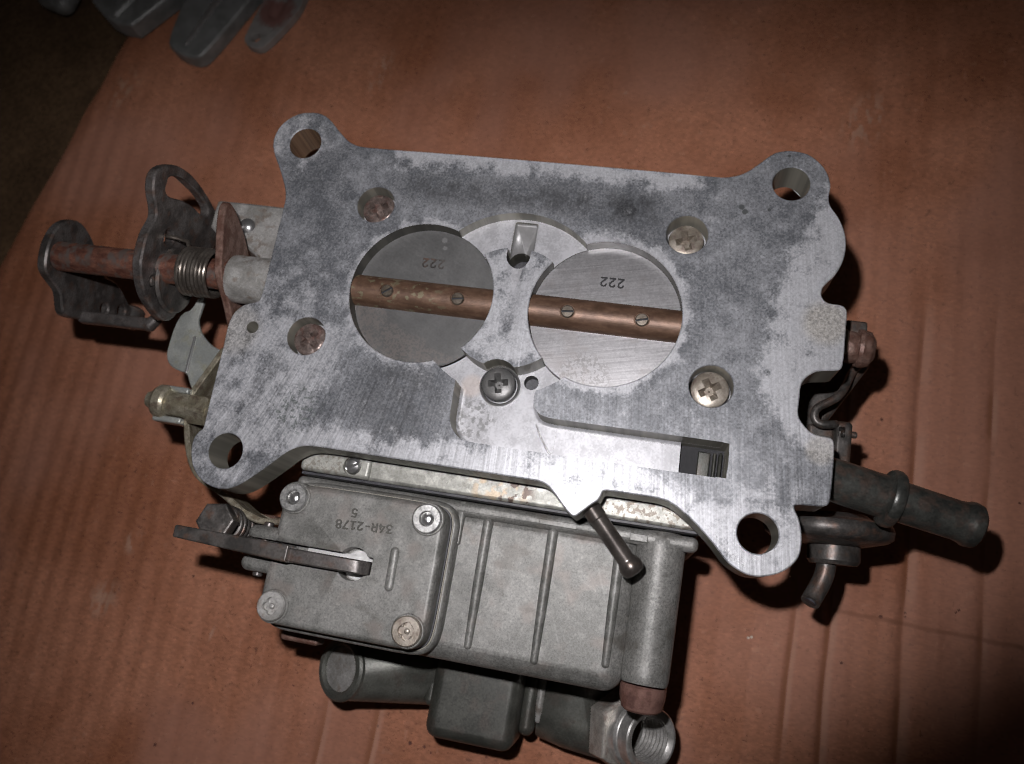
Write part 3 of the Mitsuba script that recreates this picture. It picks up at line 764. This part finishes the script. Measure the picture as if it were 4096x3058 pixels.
# metering block, gasket and fuel bowl
strip_ = m3.Manifold.batch_hull([ball(x, y, z, 1.2, 20) for x in (-50.0, 52.2) for y in (-39.9, -43.4) for z in (-15.4, -58)])
strip_ += block(-51.2, -31.6, -44.6, -39.0, -30, -13.1, 1.2)
strip_ = strip_ - m3.Manifold.cylinder(6, 2.5, 2.5, 32).translate((-36.7, -41.6, -14.6))
put(CB + "metering_block", strip_, "block_zinc", smooth=30, label="pale stained metering block between base plate and bowl")
h = turned([(0, -2), (2.2, -2), (2.35, -0.3), (1.7, 0.9), (0.8, 1.2), (0, 1.2)], 32) - m3.Manifold.cube((0.7, 3.6, 1.4), True).translate((0, 0, 1.1)).rotate((0, 0, 30))
put(CB + "metering_block__screw", pose(h, (-36.7, -41.6, -13.6), (0, -0.25, 1)), "polished_steel")
put(CB + "bowl_gasket", strip([(-50.8, -45.1), (0, -44.9), (54.2, -44.75)], 0.75, -60, -14.6, 0.1), "black_gasket")

bowl = block(-50.5, 40.2, -86.2, -46.5, -62, -20.2, 5.0, 28)
bowl += hull((45.6, -49, -24.2, 6.3), (45.6, -80.4, -24.2, 6.0), n=48).trim_by_plane((0, 1, 0), -82.6)
bowl += hull((41.5, -60, -40, 4), (44.5, -80, -40, 4), (41.5, -52, -56, 4), (41.5, -80, -56, 4))
flange = m3.Manifold.batch_hull([ball(x, y, z, 1.7, 24) for x in (-51.8, 52.9) for y in (-47.2, -47.7) for z in (-20.1, -56)])
flange = flange.trim_by_plane((0, -1, 0), 45.5)
bowl += flange
# thin casting seams along the flange
for x0, x1, y0, y1 in ((14, 24, -46.9, -48.4), (37.4, 42, -46.8, -48.8)):
    bowl += block(x0, x1, y1, y0, -20, -18.25, 0.25, 8)
for x, y1 in ((0.75, -81.2), (17.95, -81.8), (35.5, -79.5)):
    a, b = (x - 0.05, -50), (x + 0.15, y1)
    bowl += hull((a[0], a[1], -20.0, 1.35), (a[0] * 0.5 + b[0] * 0.5, -67, -20.0, 1.3), n=28) + hull((a[0] * 0.5 + b[0] * 0.5, -67, -20.0, 1.3), (b[0], b[1], -20.35, 1.0), n=28)
bowl += block(-7.6, -5.7, -57, -45.6, -26, -18.6, 0.5, 10)
put(CB + "fuel_bowl", bowl, "cast_zinc", smooth=34, label="grey cast fuel bowl with three raised ribs")
put(CB + "fuel_bowl__red_plug", lathe([(0, 0), (5.2, 0), (5.9, 0.6), (5.75, 3.6), (5.1, 6.2), (4.4, 6.8), (0, 6.9)], (45.6, -82.5, -27.5), (0.02, -1, -0.12), 40), "red_brass", label="reddish brass end plug")

# the pump housing: base, two thin gaskets, cover with its screws
COVER = [(-51.9, -52), (-51.76, -60.4), (-51.9, -72.4), (-51.95, -77.5), (-51.9, -80.5), (-50.7, -83.2), (-48.0, -84.1), (-44.2, -84.15), (-24.8, -84.2), (-12.2, -84.2), (-9.2, -83.2), (-7.7, -80.4), (-7.75, -69.6), (-7.85, -55.2), (-8.0, -51.4), (-9.4, -49.2), (-12.2, -48.3), (-28.9, -48.25), (-47.4, -48.6), (-50.4, -49.4)]
cv = soft(COVER, rounds=2)
grow = lambda b: np.array(sg.Polygon(cv).buffer(b, quad_segs=6).simplify(0.02).exterior.coords)[:-1]
put(CB + "fuel_bowl__pump_base", prism(grow(1.7), -30, -16.1, bevel=1.4, turns=4), "cast_zinc", smooth=40)
put(CB + "pump_gasket", prism(grow(0.55), -15.95, -15.3, bevel=0.1), "fibre_gasket")
put(CB + "pump_gasket", prism(grow(0.35), -15.25, -14.7, bevel=0.1), "black_gasket", label="black rubber gasket under the pump cover")
cover = solid(prism(cv, -14.6, -9.0, bevel=1.6, low=0.3, turns=5))
for x0, x1, y in ((-59.8, -48, -62.75), (-59.9, -48, -70.4)):
    cover += hull((x0 + 2.1, y, -11.6, 2.1), (x1, y, -11.2, 2.1), n=32)
cover += hull((-57.9, -62.6, -12.6, 1.8), (-57.9, -62.9, -16, 1.6), (-50, -62.6, -14, 1.8), n=24) + hull((-57.9, -70.4, -12.6, 1.8), (-57.9, -70.2, -16, 1.6), (-50, -70.4, -14, 1.8), n=24)
cover = cover - hull((-62, -66.3, -8, 2.35), (-30, -66.3, -8, 2.35), (-62, -66.3, -14, 2.35), (-30, -66.3, -14, 2.35), n=28).trim_by_plane((0, 0, 1), -13.6)
cover = cover - m3.Manifold.cylinder(9, 4.1, 4.3, 48).translate((-29.6, -66.3, -13.4)) - block(-30, -24.6, -68.4, -64.0, -13.4, -5, 0.3, 8)
cover += hull((-19.4, -61.6, -9.75, 1.4), (-19.2, -70.2, -9.75, 1.4), n=28)
PUMP = [(-48.44, -52.5, "screw_zinc", "shiny zinc-plated"), (-12.6, -52.4, "screw_zinc", "bright zinc-plated"), (-47.7, -79.8, "grey_cast", "dull grey"), (-12.3, -79.7, "screw_tan", "rust-stained")]
for x, y, *_ in PUMP:
    cover += turned([(0, -3), (4.35, -3), (4.2, 0.3), (3.95, 0.55), (0, 0.55)], 48).translate((x, y, -9.2))
put(CB + "pump_cover__lettering", relief("34R-2178", 2.15, -9.2, -8.6, (-28.7, -56.8), math.pi + 0.06) + relief("5", 2.15, -9.2, -8.6, (-31.9, -53.8), math.pi), "letter_shade", label="raised part number 34R-2178 with a 5 below, upside down")
put(CB + "pump_cover", cover, "cast_zinc", smooth=34, label="cast pump cover with a raised part number and a long slot")
for k, (x, y, mat, look) in enumerate(PUMP):
    h = turned([(0, -2), (3.55, -2), (3.7, -1.6), (3.7, 1.0), (3.4, 1.35), (2.0, 1.35), (1.8, 1.2), (0, 1.2)], 48)
    lobes_ = [m3.Manifold.cylinder(2.5, 1.0, 1.1, 20).translate((1.15 * math.cos(a), 1.15 * math.sin(a), 0.1)) for a in np.arange(4) * math.pi / 2 + 0.5 + k]
    if k < 2:
        h = h - m3.Manifold.cylinder(2.5, 1.8, 2.0, 40).translate((0, 0, 0.0))
        pit = m3.Manifold.sphere(1.75, 40).scale((1, 1, 0.62)).translate((-0.1, 0, -0.1)) - m3.Manifold.cube((1.4, 0.9, 3), True).translate((1.7, -0.5, 1.0)).rotate((0, 0, 35 * k))
        put(CB + "pump_cover__added_glint_dome", pose(rough(pit, 0.10, 0.9, 0.35, 4 + k), (x, y, -8.55), (0, 0, 1), 0.7 - k), "polished_steel", smooth=60)  # polished dome added in the recess to give it a highlight
    else:
        h = h - m3.Manifold.cylinder(2.5, 1.35, 1.5, 32).translate((0, 0, 0.35)) - lobes_[0] - lobes_[1] - lobes_[2] - lobes_[3] + m3.Manifold.sphere(0.75, 20).scale((1, 1, 0.5)).translate((0, 0, 0.4))
    put(CB + "pump_cover__screw", pose(h, (x, y, -8.55), (0, 0, 1), 0.4 * k), mat, label=f"{look} screw at a corner of the pump cover")
put(CB + "pump_cover__washer", rod((-29.2, -66.4, -13.5), (-29.2, -66.4, -12.6), 3.9, bevel=0.25), "clean_zinc")
put(CB + "pump_cover__washer_arm", block(-43.5, -29, -65.6, -63.95, -13.5, -12.5, 0.3, 10), "clean_zinc")

# pump lever, its adjusting bolt and spring
put(CB + "pump_lever", m3.Manifold.batch_hull([ball(x, y, z, 0.45, 14) for x, y0, y1 in ((-75.6, -67.0, -64.75), (-45.2, -68.3, -64.85)) for y in (y0, y1) for z in (-3.5, -8.2)]), "dark_steel", label="dark steel pump lever lying in the slot of the cover")
bar = [(-48, -4.6), (-36, -4.7), (-28.5, -4.9), (-26.2, -5.7), (-25.0, -7.6), (-24.8, -12.4), (-28.4, -12.4), (-28.6, -9.0), (-30, -8.2), (-48, -8.0)]
b_ = prism(soft(bar, rounds=2), -68.55, -65.1, bevel=0.35, low=0.35)
v = np.asarray(b_.vertices)
b_.vertices = np.c_[v[:, 0], v[:, 2], v[:, 1]]
b_.invert()
put(CB + "pump_lever__bent_end", b_, "lever_steel", label="worn inner strip of the pump lever with a polished bent end")
put(CB + "pump_lever__pivot", rod((-55.9, -73.6, -13.6), (-55.9, -59.5, -13.6), 1.3), "lever_steel")
nut = solid(prism(circle(0, 0, 5.2, 6) @ np.array([[math.cos(0.35), -math.sin(0.35)], [math.sin(0.35), math.cos(0.35)]]), -4.2, 0, bevel=0.55, low=0.3, turns=2))
put(CB + "pump_bolt", pose(rough(nut, 0.10, 1.6, 0.9, 3), (-68.9, -61.6, -8.9), (0.06, 0.06, 1)), "dark_steel", smooth=24, label="dark hexagon head of the pump adjusting bolt")
a = np.linspace(0, 2 * np.pi * 7, 240)
put(CB + "pump_bolt__spring", tube(np.c_[-69.3 + 4.15 * np.cos(a), -61.8 + 4.15 * np.sin(a), -14.0 - a / (2 * np.pi) * 2.25], 0.85, 10), "dark_steel", label="coil spring under the adjusting bolt")
put(CB + "pump_bolt__stem", rod((-69.3, -61.8, -36), (-68.9, -61.6, -9.2), 2.3), "lever_steel")
put(CB + "pump_bolt__foot", block(-75, -62, -67, -57, -39.5, -31, 1.5), "rusty_steel", label="rusty foot of the pump bolt")
put(CB + "fuel_bowl__corner_tag", block(-53.2, -42.3, -89.6, -84, -37, -31, 0.8, 12), "rusty_steel", label="rusty tag under the pump cover")

# fuel inlets slanting out under the bowl, with the boss between them
def inlet(x0, x1, z0, z1, r):
    return np.array((x0, -97.2, z0), float), np.array((x1, -97.2, z1), float)


put(CB + "centre_boss", block(-13.4, 12.6, -110.2, -84, -72, -51.5, 3.6, 28), "dark_cast", label="square dark cast boss under the middle of the bowl")
for x, y1, w in ((-15.0, -101.2, 2.0), (14.6, -103.6, 2.4)):
    put(CB + "centre_boss__rib", hull((x, -88, -62, w), (x, y1, -62, w), (x, -88, -72, w), n=24), "dark_cast")
A, B = np.array((-8.0, -96.6, -74)), np.array((-41.5, -97.0, -55.5))
dl = np.array((-0.47, -0.03, 0.88))
left = m3.Manifold.batch_hull([solid(pose(m3.Manifold.cylinder(1.5, 8.9, 8.9, 48), B + dl * -1.5, dl)), ball(-17.5, -95.6, -68, 8.3, 36), ball(-17.5, -90, -66, 8.3, 24)])
put(CB + "left_inlet", left, "inlet_cast", smooth=40, label="blank dark inlet boss under the pump cover")
put(CB + "left_inlet__rim", lathe([(6.3, -0.4), (8.9, -0.4), (9.3, 0.0), (9.3, 1.0), (8.7, 1.7), (7.4, 1.8), (6.6, 1.3), (6.3, -0.4)], B, dl), "inlet_cast")
put(CB + "left_inlet__face", lathe([(0, -1), (6.5, -1), (6.5, 0.7), (5.8, 0.9), (0, 1.2)], B, dl), "grey_cast")
dr_ = np.array((0.60, -0.02, 0.80))
B = np.array((46.0, -98.9, -58.0))
disc = solid(pose(m3.Manifold.cylinder(1.2, 9.3, 9.6, 56), (17.2, -97.4, -70.5), (1, 0, 0)))
right = m3.Manifold.batch_hull([solid(pose(m3.Manifold.cylinder(1.0, 10.2, 10.2, 56), B - dr_ * 10.5, dr_)), disc, ball(27.0, -98.4, -69, 9.9, 40), ball(27.0, -90, -67, 9.0, 24)])
put(CB + "right_inlet", right, "inlet_cast", smooth=40, label="dark cast inlet boss at the right under the bowl")
put(CB + "right_inlet__edge_bead", hull((17.6, -88, -60.6, 1.2), (17.6, -97.5, -61.2, 1.2), (17.6, -101, -62.4, 1.0), n=20), "grey_cast")
hexn = pose(prism(circle(0, 0, 12.3, 6), -7.0, 0, [circle(0, 0, 7.2, 40)], bevel=0.7, low=0.5, turns=2), B - dr_ * 0.8, dr_, 0.16)
put(CB + "inlet_fitting", hexn, "inlet_metal", smooth=20, label="pale hexagon inlet fitting with an open threaded bore")
thread = []
for k in range(8):
    h = 6.4 - k * 1.6
    thread += [(6.2, h), (6.2, h - 0.3), (6.9, h - 0.7), (6.9, h - 1.2)]
prof = [(6.9, -6.9), (9.0, -5.2), (9.6, -0.9), (9.5, 2.2), (9.0, 3.0), (8.7, 3.2), (8.55, 6.9), (8.2, 7.3), (7.6, 7.35), (6.85, 6.9)] + thread + [(6.9, -6.9)]
put(CB + "inlet_fitting__threaded_bore", lathe(prof, B, dr_, 64), "thread_metal", smooth=14)

# vacuum tube below the tab of the plate
p0, p1 = np.array((25.5, -41.5, -6.2)), np.array((40.1, -57.1, -9.6))
d = (p1 - p0) / np.linalg.norm(p1 - p0)
L = np.linalg.norm(p1 - p0)
put(CB + "vacuum_tube", lathe([(0, 0), (2.35, 0), (2.35, 5.6), (2.15, 5.9), (2.15, L - 4.2), (2.5, L - 3.5), (2.95, L - 2.4), (2.9, L - 1.2), (2.45, L - 0.3), (1.7, L), (1.4, L - 0.2), (1.4, L - 4), (0, L - 4)], p0, d, 40), "tube_bronze", label="short bronze vacuum tube pointing down over the bowl")

# hose nipple on the right
p0, p1 = np.array((76.0, -25.9, -12.0)), np.array((118.6, -33.0, -16.0))
L = np.linalg.norm(p1 - p0)
put(CB + "hose_nipple", lathe([(0, 0), (5.4, 0), (5.25, 20.0), (5.5, 20.3), (6.7, 20.7), (7.1, 21.4), (7.1, 22.6), (6.7, 23.4), (5.6, 23.7), (5.0, 23.8), (4.8, L - 6.0), (4.95, L - 4.4), (5.4, L - 3.3), (5.5, L - 2.4), (5.2, L - 1.0), (4.3, L - 0.3), (3.6, L), (3.2, L - 0.4), (3.2, L - 9), (0, L - 9)], p0, p1 - p0, 56), "barb_metal", smooth=40, label="thick dark hose nipple with a raised collar")

# choke pull-off diaphragm behind the lower right bolt lobe
o, dd = np.array((88.0, -36.0, -34.0)), np.array((0.06, -1, -0.05))
put(CB + "diaphragm", lathe([(0, -3.5), (10, -3.5), (11, -2.4), (15.6, -1.4), (16.4, 0.2), (16.0, 2.2), (14.6, 3.2), (9.0, 4.6), (0, 4.8)], o, dd, 64), "dark_steel", smooth=48, label="dark diaphragm can behind the lower right bolt lobe")
put(CB + "diaphragm__cap", lathe([(0, 4), (6.6, 4), (6.6, 8.4), (5.9, 9.4), (0, 9.5)], o + [1.6, 0, 0], dd, 40), "dark_steel")
put(CB + "diaphragm__port", tube(bezier([(88.1, -44.2, -34), (88.0, -48.6, -34), (87.0, -51.6, -34), (84.9, -55.9, -33)], 30), 2.5, 20), "dark_steel", label="small bent port tube of the diaphragm")
put(CB + "diaphragm__port_mouth", lathe([(0, -0.5), (1.5, -0.5), (1.6, 0.1), (0, 0.1)], (84.88, -55.95, -32.98), (-0.43, -0.88, 0.18), 24), "black_gasket")

# idle screw, wire hook and clip on the right side
o, dd = np.array((84.0, 8.6, -17.0)), np.array((1, -0.03, 0.03))
put(CB + "idle_screw", rough(turned([(0, -6), (2.6, -6), (2.6, 1.2), (4.1, 1.3), (4.2, 2.8), (3.9, 4.0), (4.8, 4.1), (5.0, 5.0), (4.5, 7.0), (2.8, 8.2), (0, 8.5)], 40), 0.22, 1.4, 0.9, 5).apply_transform(np.vstack([np.c_[frame(dd), o], [0, 0, 0, 1]])), "rusty_steel", smooth=45, label="rusty round-headed screw beside the right edge of the plate")
put(CB + "idle_screw__clip", block(85.0, 90.6, 12.6, 16.2, -21, -17.4, 0.7, 12), "dark_steel")
put(CB + "idle_screw__stop", block(79, 85.2, 5.2, 12.0, -20, -12.5, 0.8, 12), "yellow_zinc")
put(CB + "wire_hook", tube(bezier([(93, 9, -30), (88.5, 1.8, -27), (85.4, -3.4, -25), (82.6, -5.4, -25), (80.7, -7.6, -25), (81.3, -10.2, -25), (83.8, -10.7, -25), (86.4, -10.0, -26)], 50), 1.1, 16), "dark_steel", label="bent wire hook in the notch of the plate")
clip = block(86.2, 90.6, -20.5, -8.9, -33, -25.2, 1.2, 16) - block(87.0, 88.7, -13.5, -10.6, -30, -20, 0.4, 8)
put(CB + "rod_clip", clip, "dark_steel", label="dark clip block above the hose nipple")
put(CB + "rod_clip__pin", rod((88, -12.0, -27), (92.0, -12.0, -27), 0.9), "dark_steel")
put(CB + "rod_clip__tongue", block(80, 86.6, -16, -9.8, -34, -28.5, 1.0, 12), "dark_steel")
put(CB + "side_rod", hull((93, 9, -32, 2.0), (78, 14, -40, 2.2), (80, -14, -42, 2.2)), "dark_steel")

# ---- throttle linkage on the left
mid = [(-0.3, 4.6), (1.9, 5.7), (7.4, 6.4), (11.2, 6.0), (15.0, 4.6), (17.4, 5.4), (20.4, 8.6), (22.9, 9.8), (25.5, 10.3), (27.9, 9.1), (30.4, 6.3), (32.5, 2.8), (33.8, -3.1), (33.8, -7.8), (33.0, -12.9), (31.9, -17.4), (30.0, -23), (24, -27), (15, -25), (8, -22), (1, -19), (-3.4, -17.4), (-7.4, -15.6), (-9.3, -11.9), (-8.9, -8.3), (-7.6, -4.0), (-5.5, 0.2), (-2.6, 3.1)]
loop = [(22.9, 1.6), (23.8, 4.3), (26.6, 4.9), (28.9, 3.1), (30.4, 0.1), (31.2, -4.2), (30.9, -8.3), (30.2, -13.5), (28.6, -18.5), (25.6, -16.5), (26.2, -10.1), (25.2, -4.2)]
put(CB + "throttle_lever", xplate(soft(mid), -103.4, -100.5, [soft(loop), circle(12.9, -3.0, 2.2, 28), circle(3.6, -2.9, 1.5, 24)[::1] * [1, 1] + [-4.6, 1.2], circle(-2.9, -7.8, 1.4, 24)], 0.45), "lever_steel", smooth=30, label="large dark throttle lever with an open loop at the top")
for y, z, r in ((-1.0, -1.7, 1.35), (-2.9, -7.8, 1.25)):
    put(CB + "throttle_lever__rivet", rod((-102.5, y, z), (-100.2, y, z), r, bevel=0.4, n=24), "dark_steel")
put(CB + "throttle_lever__hub", rod((-100.6, SHAFT_Y - 1.5, -10.5), (-99.2, SHAFT_Y - 1.5, -10.5), 9.5, bevel=0.6, n=48), "dark_steel")
outer_ = [(-1.2, -1.0), (2.4, 0.1), (5.9, 0.5), (10.0, -0.1), (13.5, -2.0), (16.3, -5.6), (17.1, -9.0), (16.2, -12.6), (14.4, -16.1), (10.5, -20.5), (6.5, -24), (6.6, -28), (6.9, -32.4), (4.0, -38.4), (0.9, -43.8), (-1.6, -45.1), (-4.5, -40), (-7.4, -30), (-8.4, -24.7), (-10.6, -17.2), (-10.8, -13.2), (-8.7, -11.7), (-5.0, -9.6), (-3.7, -5.9), (-2.6, -3)]
put(CB + "outer_lever", xplate(soft(outer_), -137.0, -134.0, [circle(-2.9, -29.5, 1.8, 24), circle(-0.6, -37.6, 1.9, 24)], 0.5), "lever_steel", smooth=30, label="outer dark lever plate at the far left end of the shaft")
put(CB + "outer_lever__flange", m3.Manifold.batch_hull([ball(x, y, z, 0.8, 14) for x, zz in ((-134.5, -21.5), (-110.5, -19.8)) for y in (-0.8 - 8.6, 1.2 - 8.6) for z in (zz, zz - 1.6)]), "lever_steel")
put(CB + "outer_lever__flange_tip", hull((-111, -8.6, -20.6, 2.0), (-109.3, -6.6, -20.4, 1.8), n=24), "lever_steel")
put(CB + "outer_lever__stop_screw", rod((-135.6, 3, -46), (-135.4, -3.6, -45), 3.6, bevel=0.8), "dark_steel")
a = np.linspace(0, 2 * np.pi * 8, 420)
put(CB + "return_spring", tube(np.r_[[(-101.5, 13.2, -3.0), (-97.5, 12.9, -2.9), (-94.6, 12.3, -3.0)], np.c_[-93.7 + a / (2 * np.pi) * 1.17, SHAFT_Y + 6.4 * np.sin(a + 1.3), SHAFT_Z + 6.4 * np.cos(a + 1.3)]], 0.58, 10), "spring_steel", label="coil return spring round the shaft")
inner = [(25.0, -2.4), (23.6, 0.6), (20.5, 1.6), (17.0, 1.7), (13.6, 1.4), (10.2, 0.9), (7.0, 0.6), (4.0, 0.4), (1.5, -0.8), (-1.0, -3.4), (-4.0, -6.5), (-9.0, -10.0), (-12, -14), (-10, -19), (-4, -20), (3, -18.5), (10, -17), (16.5, -14.0), (21.5, -8.5)]
sl = xplate(soft(inner, step=0.6), -85.2, -83.0, (), 0.4)
v = np.array(sl.vertices)
v[:, 0] -= 0.17 * (v[:, 1] - 20)
sl.vertices = v
put(CB + "stop_lever", sl, "rusty_steel", smooth=30, label="narrow rust-red lever next to the spring")

# choke lever of zinc-plated sheet, its strap and stud
zp = [(-97.6, 2.4), (-95.4, 2.6), (-95.7, -2.6), (-95.9, -5.6), (-93.5, -9.3), (-89.7, -12.3), (-85.6, -13.6), (-87.2, -18.5), (-91.6, -26.4), (-93.2, -24.2), (-94.6, -21.6), (-98.3, -21), (-100.9, -19.8), (-102.5, -17.6), (-102.9, -14.9), (-102.7, -8), (-101.4, -3.6), (-98.6, -2.4)]
put(CB + "choke_lever", prism(soft(zp, rounds=1), -21.4, -20.0, bevel=0.3, low=0.3), "zinc_sheet", label="pale zinc-plated choke lever left of the base plate")
put(CB + "choke_lever__fold", hull((-95.1, -10.8, -20.0, 0.45), (-94.6, -21.4, -19.6, 0.5), n=14), "polished_steel")
SP = [(-84.6, -13.2), (-85.9, -16.2), (-90.6, -27.0), (-91.4, -29.8), (-90.9, -33.0), (-89.2, -38.5), (-87.0, -44.0), (-82.5, -50.0), (-74.5, -53.7), (-66.5, -57.9), (-62.2, -59.3), (-56.5, -58.9), (-50, -57.6)]
sp = bezier([(x, y, 0) for x, y in SP], 70)[:, :2]
put(CB + "choke_strap", strip(sp, 1.7, -29, -18.6, 0.35), "yellow_zinc", smooth=30, label="bent strap running edgewise under the lower left bolt lobe")
o, dd = np.array((-82.5, -31.8, -18.5)), np.array((-1, 0.035, 0.03))
put(CB + "choke_stud", pose(lathe([(0, -6), (3.5, -6), (3.5, 13.4), (4.3, 13.5), (4.9, 14.4), (4.9, 16.6), (4.2, 17.6), (2.9, 18.4), (2.2, 20.2), (0, 20.6)], n=40), o, dd), "yellow_zinc", label="round-headed stud sticking out at the left")
for y in (-27.3, -36.1):
    put(CB + "choke_stud__clip_arm", block(-99.5, -90.6, y - 0.9, y + 0.9, -21.5, -16.6, 0.6, 12), "zinc_sheet")
put(CB + "choke_stud__nut", pose(prism(circle(0, 0, 4.6, 6), 0, 6.0, bevel=0.4, low=0.4), (-83.2, -31.9, -18.5), (-1, 0, 0), 0.26), "yellow_zinc", smooth=20)
put(CB + "main_body__stud_boss", rod((-79, -31.5, -18), (-55, -30.5, -18), 5.6, bevel=0.8), "grey_cast")

# ---------------------------------------------------------------- loose parts lying on the cardboard behind
put("dark_fitting", hull((-243, 150, -79, 6.5), (-231, 190, -79, 7.5), (-236, 146, -79, 5), n=32), "grey_housing", label="dark rounded metal piece at the top left corner of the photo", category="metal part")
hs = m3.Manifold.batch_hull([ball(x, y, z, 1.6, 20) for x, y in ((-218, 146), (-209, 138.3), (-204, 136.2), (-197.4, 135.4), (-176, 160), (-150, 190), (-190, 196)) for z in (-82.9, -76.5)])
hs += hull((-205, 139, -75.5, 2.2), (-180, 180, -75.5, 3.0), n=20)
put("grey_casting", hs, "grey_housing", label="flat grey metal casting lying between the dark rounded piece and the channel strap", category="metal part")
ch = prism(soft([(-180.6, 131), (-178.5, 126.8), (-174.5, 124.6), (-169.4, 122.6), (-164.6, 122.3), (-161.2, 125), (-146, 157), (-128, 196), (-158, 206), (-177, 165)], rounds=2), -84.6, -77.8, bevel=1.4, low=0.4, turns=4)
key = "channel_strap"
put(key + "__strap", ch, "grey_housing", smooth=40)
put(key + "__ridge", hull((-170.6, 128.6, -77.6, 0.9), (-163.8, 148.6, -77.6, 1.1), (-146, 190, -77.6, 1.2), n=16), "polished_steel", label="ridge along the strap, its highlight put in as brighter metal")  # polished metal puts the ridge highlight into the material
labels[key] = {"label": "round-ended dark channel strap with a bright ridge, lying at the top edge", "category": "metal part"}
arm = solid(prism(soft([(-148.4, 137), (-148.1, 134.4), (-145.8, 132.0), (-141.5, 130.6), (-137.6, 132.2), (-128.6, 147.5), (-126.8, 153.0), (-124, 172), (-138, 180), (-143.5, 160)], rounds=2), -84.8, -81.2, [circle(-143.1, 136.2, 2.1, 28)], bevel=0.5, low=0.3, turns=2))
arm = arm - hull((-137.4, 148.5, -80, 3.6), (-136.4, 160, -80, 4), n=28)
put("slotted_arm", arm, "stained_arm", smooth=30, label="small flat metal arm with a round hole and a pink stain", category="metal part")
